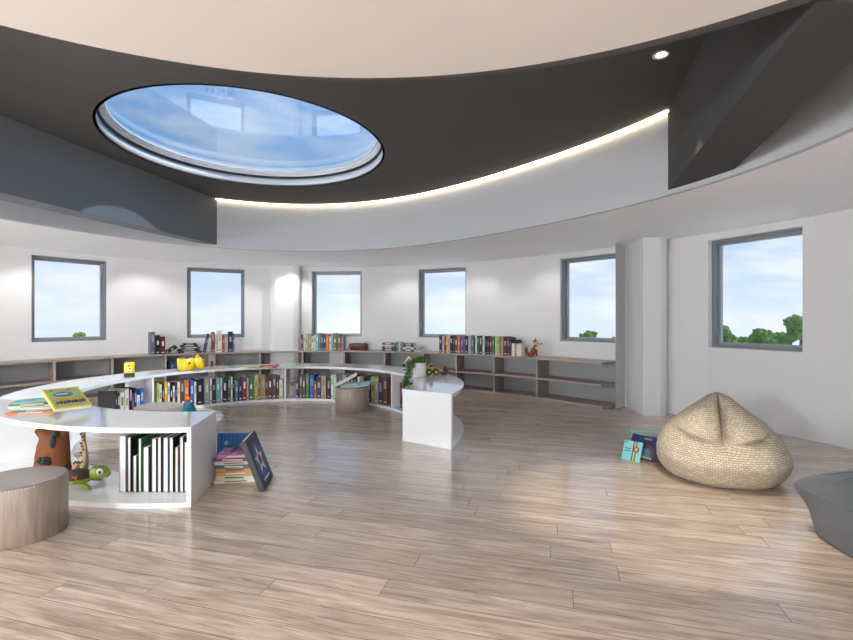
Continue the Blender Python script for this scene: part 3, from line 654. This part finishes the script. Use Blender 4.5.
leaves(bm,[(.07*math.cos(a)*k,.06*math.sin(a)*k,.215+.045*(1-k)) for a in [i*.5 for i in range(12)] for k in (.2,.6,1)],520,.022,.016,rn); obj('foliage',bm,[ML1,ML2],pot)
vine=[(-.07,-.02,.21),(-.12,-.06,.20),(-.125,-.16,.15),(-.13,-.30,.10),(-.14,-.45,.06),(-.15,-.58,.01),(-.155,-.64,-.04)]
vp=[]
for a_,b_ in zip(vine,vine[1:]):
    for k in range(6): vp.append(Vector(a_).lerp(Vector(b_),k/6))
bm=bmesh.new(); leaves(bm,vp,560,.020,.021,rn); obj('trailing_vine',bm,[ML1,ML2],pot)
bm=bmesh.new(); tube(bm,vine,.004,6); obj('stem',bm,ML1,pot)
# toy loader
p=ground(432,375.4,ITOP); tl=empty('toy_loader',(p.x,p.y+.05,TZ),math.radians(8),label='yellow toy wheel loader with black bucket right of the white pot',cat='toy vehicle')
MYT=mat('toy yellow',(.72,.42,.04),.35)
bm=bmesh.new(); box(bm,(-.04,0,.10),(.13,.09,.05),bev=.01); box(bm,(-.02,0,.145),(.06,.08,.05),bev=.01); box(bm,(.07,0,.115),(.10,.05,.03),bev=.006,M=Matrix.Rotation(.35,4,'Y')); obj('chassis',bm,MYT,tl)
bm=bmesh.new(); box(bm,(-.02,0,.135),(.05,.084,.035)); obj('cab_window',bm,bm_('black'),tl)
for xx in (-.055,.055):
    for s in (-1,1):
        bm=bmesh.new(); cyl(bm,(xx,s*.055,.05),.05,.035,24,axis=(0,1,0)); wh=obj('wheel',bm,M_BLACK,tl); bm=bmesh.new(); cyl(bm,(xx,s*.074,.05),.022,.006,16,axis=(0,1,0)); obj('hub',bm,MYT,wh)
bm=bmesh.new(); prism(bm,[(0,0),(.07,.0),(.085,.06),(.055,.10),(.05,.03),(0,.03)],-.09,.09); bm.transform(Matrix.Translation((.125,0,.01))@Matrix.Scale(1.25,4)@Matrix.Rotation(PI/2,4,'X')); obj('bucket',bm,mat('dark steel',(.05,.055,.065),.4,.5),tl)
# toy excavator behind the pot
p=Vector((-.12,7.18)); te=empty('toy_excavator',(p.x,p.y,TZ),PI,label='toy excavator with raised arm behind the white pot',cat='toy vehicle')
bm=bmesh.new(); box(bm,(-.02,0,.09),(.13,.10,.06),bev=.01); box(bm,(.02,.02,.14),(.05,.05,.05),bev=.008); obj('chassis',bm,MYT,te)
for s in (-1,1): bm=bmesh.new(); box(bm,(0,s*.055,.028),(.17,.035,.055),bev=.02); obj('track',bm,M_BLACK,te)
bm=bmesh.new(); tube(bm,[(.02,0,.11),(.09,0,.19),(.145,0,.265)],[.014,.014,.011],8); obj('boom',bm,MYT,te)
bm=bmesh.new(); tube(bm,[(.145,0,.265),(.20,0,.20),(.225,0,.165)],[.011,.010,.009],8); obj('arm',bm,bm_('cream'),te)
bm=bmesh.new(); prism(bm,[(0,0),(.05,.01),(.055,.045),(.035,.055),(0,.04)],-.03,.03); bm.transform(Matrix.Translation((.20,0,.11))@Matrix.Rotation(PI/2,4,'X')); obj('bucket',bm,M_BLACK,te)
# book pile and yellow book, near left
pl=(-3.55,4.27); zz=TZ
for i,(L,W,T,col,dr) in enumerate([(.34,.26,.020,'orange',-.10),(.32,.25,.015,'steel',.12),(.33,.24,.016,'mint',-.2),(.34,.25,.020,'cream',.05),(.33,.24,.016,'green',-.08),(.30,.23,.010,'cyan',.15)]):
    pos=['lowest','second lowest','third lowest','fourth from below','second from the top','topmost'][i]
    flatbook((pl[0]+[0,.02,.03,-.01,.01,.0][i],pl[1]+[0,.01,0,.01,0,.01][i]),math.radians(28)+dr,L,W,T,col,'%s children book, %s of the pile on the near island top'%(col,pos),'pile of children books on the near island top',zz); zz+=T+.001
def board_book(corner,ux,uy,W,H,T,cols,label,art,name='picture_book',cat='book',group=None,pages_name='pages'):
    """corner=bottom left of front cover; ux along width, uy along height; thickness goes backwards"""
    ux=Vector(ux).normalized(); uy=Vector(uy); uy=(uy-ux*uy.dot(ux)).normalized(); n=ux.cross(uy)
    e_=empty(name,corner,label=label,cat=cat,group=group)
    M4=Matrix((ux,uy,n)).transposed().to_4x4(); e_.rotation_euler=M4.to_euler()
    m=cols if not isinstance(cols,str) else bm_(cols)
    bt=.004; bm=bmesh.new(); box(bm,(W/2,H/2,-bt/2),(W,H,bt)); box(bm,(W/2,H/2,-T+bt/2),(W,H,bt)); box(bm,(bt/2,H/2,-T/2),(bt,H,T-2*bt)); obj('cover',bm,m,e_)
    bm=bmesh.new(); box(bm,(W/2+bt/2-.002,H/2,-T/2),(W-bt-.006,H-.01,T-2*bt)); obj('pages',bm,M_PAPER,e_)
    if art:
        mats=[]; bm=bmesh.new()
        for (kind,cx,cy,a_,b_,col) in art:
            mm=bm_(col)
            if mm not in mats: mats.append(mm)
            mi=mats.index(mm); k=art.index((kind,cx,cy,a_,b_,col)); zz=.0008+.0006*k
            if kind=='b': box(bm,(cx*W,cy*H,zz/2),(a_*W,b_*H,zz),mi=mi)
            elif kind=='c': cyl(bm,(0,0,0),1,1,28,M=Matrix.Translation((cx*W,cy*H,zz/2))@Matrix.Diagonal((a_*W,b_*H,zz,1)),mi=mi)
            elif kind=='s':
                pts=[]
                for q in range(10):
                    r=a_ if q%2==0 else a_*.45; t=PI/2+q*PI/5; pts.append((cx*W+r*W*math.cos(t),cy*H+r*W*math.sin(t)))
                prism(bm,pts,0,zz,mi)
        obj('cover_art',bm,mats,e_)
    return e_
art=[('b',.5,.5,.9,.9,'lime'),('b',.5,.68,.7,.22,'mint'),('c',.45,.66,.28,.13,'steel'),('b',.43,.68,.34,.05,'white'),('c',.2,.88,.05,.02,'red'),('c',.68,.88,.05,.02,'red'),('b',.5,.42,.66,.05,'amber')]
art+=[('b',.16+.1*i,.25+(.02 if i%2 else 0),.075,.10,'maroon' if i%2 else 'purple') for i in range(8)]
A_=Vector((-3.21,4.06,TZ+.058)); ux=Vector((.16,.21,0)); 
board_book(A_,ux,(-.31,.215,.135),.275,.40,.032,mat('cover bright yellow',(.78,.66,.12),.35),'big yellow picture book leaning on the pile on the near island top',art)
# books on the stool
board_book((-1.36,7.42,.398),(1,.12,0),(0,.7,.12),.30,.22,.016,'mint','mint green booklet lying on the far stool',[('b',.5,.5,.7,.4,'white'),('b',.5,.2,.5,.1,'teal')])
board_book((-1.43,7.40,.412),(1,.1,.52),(-.05,1,.1),.36,.26,.012,'white','thin white book propped tilted on the far stool',[('b',.5,.5,.86,.8,'pale')])
board_book((-1.10,7.43,.405),(.9,-.1,.10),(.05,.7,.15),.2,.2,.02,'teal','teal booklet at the right rim of the far stool',[('b',.5,.5,.7,.5,'mint')])
# ---------------------------------------------------------------- near bay: books with the fore-edges outward
nb=z([(78,112,152,'white','grey'),(114,133,160,'white','black'),(137,158,238,'white','charcoal'),(161,177,165,'white','slate'),(181,209,202,'white','green'),(217,242,165,'white','black'),(243,262,160,'white','charcoal'),(266,292,160,'white','slate'),(293,313,160,'white','black'),(318,334,202,'white','charcoal'),(338,356,158,'white','brown')] and [(a,b,c,e) for a,b,c,d,e in [(78,112,152,'w','grey'),(114,133,160,'w','black'),(137,158,238,'w','charcoal'),(161,177,165,'w','green'),(181,209,202,'w','slate'),(217,242,165,'w','black'),(243,262,160,'w','charcoal'),(266,292,160,'w','navy'),(293,313,160,'w','black'),(318,334,202,'w','brown'),(338,356,158,'w','charcoal'),(358,374,180,'w','slate')]],100,400,4.265)
prev=None
for i,(a,b,yt,col) in enumerate(nb):
    Yf=3.84; A=Vector(((a-CX)/FOC*Yf,Yf)); B=Vector(((b-CX)/FOC*Yf,Yf)); mid=(A+B)/2; wd=(B-A).length-.004
    h=EYE-(yt-HZ)*Yf/FOC-IB; ang=math.atan2(mid.y-IC.y,mid.x-IC.x); dp=.30 if h>.4 else .22
    inward=Vector((IC.x-mid.x,IC.y-mid.y)).normalized(); sp=mid+inward*dp
    rz=math.atan2(inward.y,inward.x)+PI/2
    book((sp.x,sp.y,IB+.001),rz,wd*.98,h,dp,col,'%s-covered book with page edges outward, %s from left in near island bay'%(col,ORD[i]),'page-edge-out books in the near island bay')
# ---------------------------------------------------------------- floor pile by the near island end
base=ground(231,486); zz=.001
pile=[(.40,.28,.030,'cream',.10,'widest book at the very bottom'),(.36,.28,.035,'pale',-.06,'second book from the bottom'),(.35,.27,.032,'amber',.12,'thin amber book third from the bottom'),(.35,.27,.028,'tan',.02,'tan book fourth from the bottom'),(.36,.28,.034,'slate',-.10,'grey book fifth from the bottom'),(.37,.29,.03,'cream',.04,'cream book third from the top'),(.38,.30,.026,'purple',-.05,'purple book second from the top'),(.36,.28,.03,'pink',.09,'multicoloured pink book on top')]
for i,(L,W,T,col,dr,t) in enumerate(pile):
    e_=flatbook((base.x-.012+.01*math.sin(i*2),base.y+.21),math.radians(5)+dr,L*.92,W,T,col,t+' in the floor pile by the island','floor pile beside the island',zz)
    if i==7:
        bm=bmesh.new(); rr=random.Random(5)
        for k in range(40): box(bm,(rr.uniform(-.16,.16),rr.uniform(-.12,.12),T+.0006+.00002*k),(rr.uniform(.02,.06),rr.uniform(.01,.04),.001),mi=rr.randrange(4))
        obj('cover_art',bm,[bm_('purple'),bm_('white'),bm_('navy'),bm_('cyan')],e_)
    zz+=T+.001
artb=[('b',.5,.5,.86,.9,'navy'),('c',.5,.5,.38,.34,'blue'),('s',.5,.5,.34,.3,'white'),('c',.5,.5,.12,.10,'red'),('b',.5,.14,.5,.04,'white'),('b',.5,.9,.5,.05,'navy')]
# leaning dark book: cover faces right (+x); ux runs into depth
board_book((-1.362,3.965,.006),(-.06,.40,0),(-.165,0,.43),.40,.46,.045,'charcoal','dark book with a star on its blue cover leaning on the floor pile',artb)
board_book((-2.0,4.46,.004),(1,-.02,0),(.02,.10,1),.30,.365,.02,'blue','blue book with coloured balloons standing behind the floor pile',[('c',.5,.62,.09,.07,'red'),('c',.72,.7,.09,.07,'green'),('c',.3,.75,.07,.06,'cyan')]+[('b',.08+.12*i,.5,.015,.96,'steel') for i in range(8)])
# ---------------------------------------------------------------- toys under the near island
# brown spotted stump toy
def to_local(v,o): return v
Yb=4.12; st_=empty('toy_stump',((52.5-CX)/FOC*Yb,Yb,IB+.001),math.radians(38),label='brown plush tree stump toy with black patches under the island top',cat='soft toy')
MB=mat('rust brown plush',(.20,.065,.02),.8,bump=(30,.4))
prof=[(-.165,0),(-.15,.07),(-.125,.09),(-.13,.17),(-.105,.24),(-.115,.30),(-.095,.36),(-.075,.40),(-.13,.46),(-.06,.465),(-.01,.44),(.05,.45),(.13,.46),(.10,.40),(.125,.33),(.11,.25),(.13,.17),(.12,.09),(.165,.05),(.17,0)]
bm=bmesh.new(); prism(bm,prof,-.06,.06); bm.transform(Matrix.Rotation(PI/2,4,'X')); bmesh.ops.bevel(bm,geom=[e for e in bm.edges],offset=.014,segments=2,affect='EDGES'); obj('stump_body',bm,MB,st_,True)
for L3 in (((-.055,.20,.045,.035),(-.085,.21,.025,.025),(-.03,.175,.025,.02)),((.0,.36,.024,.06),(.02,.42,.03,.03)),((.09,.12,.02,.03),)):
    bm=bmesh.new()
    for (x_,z_,a_,b_) in L3: ball(bm,(x_,-.066,z_),(a_,.012,b_),16)
    obj('black_patch',bm,M_BLACK,st_,True)
# giraffe
Yg=4.15; gf=empty('toy_giraffe',((80-CX)/FOC*Yg,Yg,IB+.001),0,label='small beige toy giraffe with brown spots between the stump and near books',cat='toy')
MG=mat('beige hide',(.40,.28,.16),.7); MGd=mat('brown spots',(.07,.035,.02),.7)
skinned('body',[(-.03,0,.16),(.04,0,.17),(.045,0,.25),(.035,0,.32),(.03,0,.40),(.045,-.01,.435),(.09,-.02,.425),(-.045,-.03,.0),(-.045,.03,.0),(.035,-.03,.0),(.035,.03,.0),(-.04,-.025,.09),(-.04,.025,.09),(.04,-.025,.09),(.04,.025,.09)],
 [(0,1),(1,2),(2,3),(3,4),(4,5),(5,6),(0,11),(11,7),(0,12),(12,8),(1,13),(13,9),(1,14),(14,10)],[.035,.034,.022,.018,.017,.02,.013,.011,.011,.011,.011,.014,.014,.014,.014],MG,gf,2)
bm=bmesh.new(); rr=random.Random(8)
for k in range(9): ball(bm,(.042-.01*(k%3),-.018,.19+.027*k),(.012,.010,.009),8)
for k in range(6): ball(bm,(-.03+.014*k,-.034,.155+.012*(k%2)),(.009,.006,.009),8)
for s in (-1,1): tube(bm,[(.042,s*.012,.445),(.040,s*.015,.475)],.004,6); ball(bm,(.040,s*.015,.477),.007,8)
obj('spots_and_horns',bm,MGd,gf,True)
# turtle
Yt=3.97; tt=empty('toy_turtle',((87-CX)/FOC*Yt,Yt,IB+.001),math.radians(10),label='green toy turtle with big eye lying on the island bottom board',cat='soft toy')
MT=mat('turtle green',(.30,.36,.05),.6); MTS=mat('dark brown shell',(.055,.035,.02),.5)
bm=bmesh.new(); ball(bm,(-.07,0,.07),(.12,.10,.035)); ball(bm,(.10,-.01,.125),(.072,.062,.058)); ball(bm,(.045,0,.09),(.04,.035,.035)); ball(bm,(.155,-.01,.11),(.03,.04,.03)); obj('body',bm,MT,tt,True)
bm=bmesh.new(); ball(bm,(-.075,0,.095),(.115,.095,.06),24); obj('shell',bm,MTS,tt,True)
for (x_,y_,a) in ((.03,-.09,-.5),(-.14,-.085,-2.3),(.02,.09,.6),(-.14,.085,2.3)):
    bm=bmesh.new(); ball(bm,(0,0,0),(.065,.028,.013),14); bm.transform(Matrix.Translation((x_,y_,.035))@Matrix.Rotation(a,4,'Z')@Matrix.Rotation(.35,4,'Y')); obj('flipper',bm,MT,tt,True)
bm=bmesh.new(); ball(bm,(.125,-.062,.14),(.026,.014,.028),16); obj('eye_white',bm,mat('white eye',(.85,.85,.85),.3),tt,True)
bm=bmesh.new(); ball(bm,(.131,-.075,.138),(.012,.007,.014),12); obj('pupil',bm,M_BLACK,tt,True)
bm=bmesh.new()
for a in (.8,-.8): box(bm,(0,0,0),(.05,.006,.012),M=Matrix.Translation((-.05,-.088,.10))@Matrix.Rotation(a,4,'Y'))
obj('stitched_cross',bm,bm_('orange'),tt)
bm=bmesh.new()
for k in range(5): ball(bm,(.06+.02*k,-.035+.0*k,.178-.004*(k-2)**2*.6),(.006,.022,.004),8)
obj('head_stripes',bm,mat('dark green',(.06,.09,.02),.6),tt,True)
# blue plush with orange crest
e_=empty('toy_dinosaur',(-2.86,5.66,0),math.radians(-15),label='blue plush dinosaur with orange crest sitting right of the half-hidden stool',cat='soft toy'); e_.scale=(1.05,1.05,1.14)
MBl=mat('blue plush',(.03,.20,.32),.85,bump=(40,.4)); 
skinned('body',[(0,0,.14),(.01,0,.25),(.02,-.02,.36),(.06,-.09,.40),(-.08,.05,.10),(-.16,.08,.04),(.09,-.08,.10),(.12,-.16,.03),(-.06,-.10,.09),(-.05,-.18,.03),(.08,-.08,.24),(-.06,-.09,.24)],[(0,1),(1,2),(2,3),(0,4),(4,5),(0,6),(6,7),(0,8),(8,9),(1,10),(1,11)],[.10,.08,.075,.05,.06,.03,.045,.03,.045,.03,.025,.025],MBl,e_,2)
bm=bmesh.new()
for k in range(5): cyl(bm,(-.05-.012*k,.03+.01*k,.44-.075*k),.03,.07,8,.002,axis=(-.8,.3,.5-.2*k))
obj('crest',bm,bm_('orange'),e_,True)
bm=bmesh.new(); ball(bm,(-.0,-.085,.415),(.014,.01,.014),10); ball(bm,(.085,-.06,.425),(.012,.01,.014),10); obj('eyes',bm,bm_('white'),e_,True)
# ---------------------------------------------------------------- beige bean bag
def beanbag():
    bm=bmesh.new(); uvl=bm.loops.layers.uv.new('UVMap'); nu,nv=160,90; G=[]
    for j in range(nv+1):
        s=j/nv; R=[]
        for i in range(nu):
            a=2*PI*i/nu                       # a=0 is the front (-y)
            # profile: s=0 underside centre, s=1 peak
            prof=[(0,0,0),(.10,.40,0),(.20,.53,.012),(.30,.605,.08),(.40,.635,.18),(.52,.615,.305),(.63,.545,.41),(.75,.40,.525),(.87,.225,.64),(.95,.10,.715),(1,.0,.745)]
            for q in range(len(prof)-1):
                if prof[q][0]<=s<=prof[q+1][0]+1e-9:
                    f=(s-prof[q][0])/(prof[q+1][0]-prof[q][0])
                    p0=prof[max(q-1,0)];p1=prof[q];p2=prof[q+1];p3=prof[min(q+2,len(prof)-1)]
                    cr_=lambda k:(2*p1[k]+(p2[k]-p0[k])*f+(2*p0[k]-5*p1[k]+4*p2[k]-p3[k])*f*f+(3*p1[k]-p0[k]-3*p2[k]+p3[k])*f**3)/2
                    r,zv=max(0,cr_(1)),max(0,cr_(2)); break
            aw=((a+PI)%(2*PI))-PI
            fr=math.exp(-(aw/.9)**2)          # front weight
            # seat: front bulges low, dips into a hollow at the join with the back
            up=min(1,max(0,(zv-.30)/.10))
            zc=.335+.09*min(1,abs(aw)/1.2)
            up=min(1,max(0,(zv-zc+.03)/.08)); fw=math.exp(-(aw/1.25)**4)
            hollow=math.exp(-abs(zv-zc)/.04)*fw*.13
            seat=math.exp(-((zv-.21)/.10)**2)*fw*.05
            groove=math.exp(-abs(aw)/.13)*.34*up*min(1,max(0,(1.0-s)/.16))
            lobes=.07*math.exp(-((abs(aw)-.65)/.40)**2)*up*min(1,(1-s)/.25)
            r2=max(0,(r-hollow+seat-min(groove,r*.8)+lobes)*.83)
            X=r2*math.sin(a)*1.0; Yy=-r2*math.cos(a)*.92+ .16*max(0,(zv-.2)/.5)**1.2*1.0
            nn=noise.noise(Vector((X*4,Yy*4,zv*5)))*.014+noise.noise(Vector((X*11,Yy*11,zv*7+3)))*.006
            k=1+nn/max(.2,r2) if r2>.1 else 1
            R.append(bm.verts.new((X*k,Yy if k==1 else (Yy-.0)*1.0+nn*(-math.cos(a)),zv*1.01)))
        G.append(R)
    for j in range(nv):
        for i in range(nu):
            f=bm.faces.new((G[j][i],G[j][(i+1)%nu],G[j+1][(i+1)%nu],G[j+1][i]))
            for lp,(ii,jj) in zip(f.loops,((i,j),(i+1,j),(i+1,j+1),(i,j+1))):
                lp[uvl].uv=(ii/nu*3.9*(.55+.45*math.sin(PI*min(1,jj/nv*1.05)) if False else 1),jj/nv*1.55)
    bmesh.ops.remove_doubles(bm,verts=bm.verts,dist=1e-4)
    return bm
bb=empty('bean_bag',(2.735,4.38,.002),math.radians(-24),label='large beige basket-weave bean bag chair on the floor by the right wall',cat='bean bag')
bag=obj('bag_shell',beanbag(),weave(),bb,True)
bm=bmesh.new(); tube(bm,[(-.05,.20,.690),(-.02,.165,.742),(.02,.165,.742),(.05,.20,.690)],.008,6); obj('carry_loop',bm,mat('dark tan piping',(.22,.15,.08),.8),bb,True)
# ---------------------------------------------------------------- grey bean bag
def greybag():
    bm=bmesh.new(); nu,nv=144,70; G=[]
    for j in range(nv+1):
        s=j/nv; R=[]
        for i in range(nu):
            a=2*PI*i/nu; ca,sa=math.cos(a),math.sin(a)
            sup=1/(abs(ca)**3.6+abs(sa)**3.6)**(1/3.6)
            if s<.12: f=s/.12*.95; zv=0
            elif s<.55: q=(s-.12)/.43; f=.95+.05*math.sin(q*PI/2)+.02*math.sin(q*PI); zv=.30*q
            else: q=(s-.55)/.45; f=math.cos(q*PI/2)**.9; zv=.30+.20*math.sin(q*PI/2)
            r=.60*sup*f; seam=math.exp(-((zv-.30)/.11)**2)*(1 if s>.12 else 0)
            r+=.085*abs(math.sin(2*a))**8*seam*(1 if f>.6 else 0)*min(1,max(0,(f-.6)/.3))
            x,y=r*ca,r*sa
            fold=0
            if s>.12: fold=noise.noise(Vector((x*3+2,y*3,zv*6)))*.035+.05*math.exp(-abs(((a*2.55+1.5*zv)%1)-.5)/.10)*noise.noise(Vector((a*2,zv*5,3)))*3*(1 if s>.5 else .5)
            zz=zv+fold*.6*(1 if s>.55 else .2)-.07*math.exp(-((x+.05)**2+(y)**2)/.03)*(s>.6)-.016*math.exp(-((s-.57)/.012)**2)
            k=1+fold*.5/max(.2,r)
            R.append(bm.verts.new((x*k,y*k,max(0,zz))))
        G.append(R)
    for j in range(nv):
        for i in range(nu): bm.faces.new((G[j][i],G[j][(i+1)%nu],G[j+1][(i+1)%nu],G[j+1][i]))
    bmesh.ops.remove_doubles(bm,verts=bm.verts,dist=1e-4)
    return bm
gb=empty('bean_bag',(3.165,2.765,.002),math.radians(0),label='dark grey leather bean bag cut off by the right edge of the view',cat='bean bag')
g=obj('bag_shell',greybag(),mat('grey leatherette',(.115,.125,.135),.42,bump=(9,.15)),gb,True)
# ---------------------------------------------------------------- books beside the bean bag
bx=(2.45,5.17); zz=.001
for i,(L,W,T,col,dr) in enumerate([(.32,.26,.03,'khaki',.1),(.30,.24,.03,'green',-.1),(.30,.25,.03,'cream',.05),(.31,.25,.028,'black',-.08),(.30,.24,.03,'tan',.1),(.31,.25,.025,'charcoal',0),(.33,.27,.02,'cyan',-.15)]):
    pos=['bottom','second','third','fourth','fifth','sixth','topmost'][i]
    e_=flatbook(bx,math.radians(-6)+dr,L,W,T,col,'%s book, %s from the floor in the pile by the bean bag'%(col,pos),'pile beside the beige bean bag',zz)
    if i==6:
        bm=bmesh.new(); box(bm,(-.02,.03,T+.001),(.1,.06,.002)); box(bm,(.08,-.03,T+.001),(.13,.05,.002),mi=1); box(bm,(-.1,-.06,T+.001),(.08,.03,.002),mi=2); obj('cover_art',bm,[bm_('lime'),bm_('orange'),bm_('white')],e_)
    zz+=T+.001
board_book((2.13,5.0,.004),(.53,-.75,0),(.10,.08,.25),.30,.255,.02,'navy','navy book with a brown circle leaning on the pile by the bean bag',[('c',.62,.35,.3,.33,'brown'),('c',.62,.3,.19,.2,'steel'),('b',.6,.88,.28,.06,'tan'),('b',.62,.12,.5,.08,'tan')])
board_book((2.03,4.90,.004),(.135,-.14,0),(.075,.06,.19),.185,.205,.012,'cyan','small cyan book with rainbow stripes leaning in front of the navy one',[('b',.25,.6,.3,.04,'navy'),('b',.25,.48,.3,.04,'navy'),('b',.12,.9,.12,.03,'navy'),('b',.55,.5,.07,.99,'red'),('b',.63,.5,.06,.99,'yellow'),('b',.70,.5,.06,.99,'green'),('c',.72,.6,.16,.15,'red'),('c',.72,.6,.08,.08,'mint')])
# ---------------------------------------------------------------- outdoors
bm=bmesh.new(); cyl(bm,(0,0,-6.1),100,.2,64); obj('ground',bm,mat('pale paving',(.55,.60,.64),.9),kind='structure')
def tree(px,ytop,wpx,D,label,seed):
    rr=random.Random(seed); X=(px-CX)/FOC*D; ztop=EYE-(ytop-HZ)/FOC*D; R=wpx/FOC*D/2
    e_=empty('tree',(X,D,-6),label=label,cat='tree',group='trees outside the windows')
    bm=bmesh.new(); zt=ztop+6
    for k in range(26):
        a=rr.uniform(0,6.28); q=rr.uniform(0,.7)*R; hh=zt-R*.35-rr.uniform(0,1.0)*R*1.5*(.3+q/R)
        ico=bmesh.ops.create_icosphere(bm,subdivisions=3,radius=rr.uniform(.28,.42)*R,matrix=Matrix.Translation((q*math.cos(a),q*math.sin(a),hh)))
        for v in ico['verts']: v.co+=Vector((noise.noise(v.co*3.1),noise.noise(v.co*3.1+Vector((7,0,0))),noise.noise(v.co*3.1+Vector((0,9,0)))))*.22*R
    obj('crown',bm,mat('tree leaves',(.07,.16,.03),.8,bump=(6,1)),e_)
    bm=bmesh.new(); tube(bm,[(0,0,0),(.05,0,zt*.4),(0,0,zt-R)],[.35,.25,.12],10); obj('trunk',bm,mat('bark',(.10,.07,.05),.9),e_)
tree(78,331.5,16,75,'small round tree seen through the leftmost window',1)
tree(588,330,18,75,'round tree seen low in the window left of the grey pier',2)
tree(614,337,14,75,'tree top at the right corner of the window left of the pier',3)
tree(722,325,26,66,'dense tree at the left corner of the rightmost window',4)
tree(742,337,22,80,'low shrub-like tree left of the round middle tree in the rightmost window',5)
tree(764,328.5,26,70,'round middle tree seen through the rightmost window',6)
tree(784,332,20,82,'darker tree right of the middle one in the rightmost window',7)
tree(801,315,28,62,'tallest tree at the right side of the rightmost window',8)
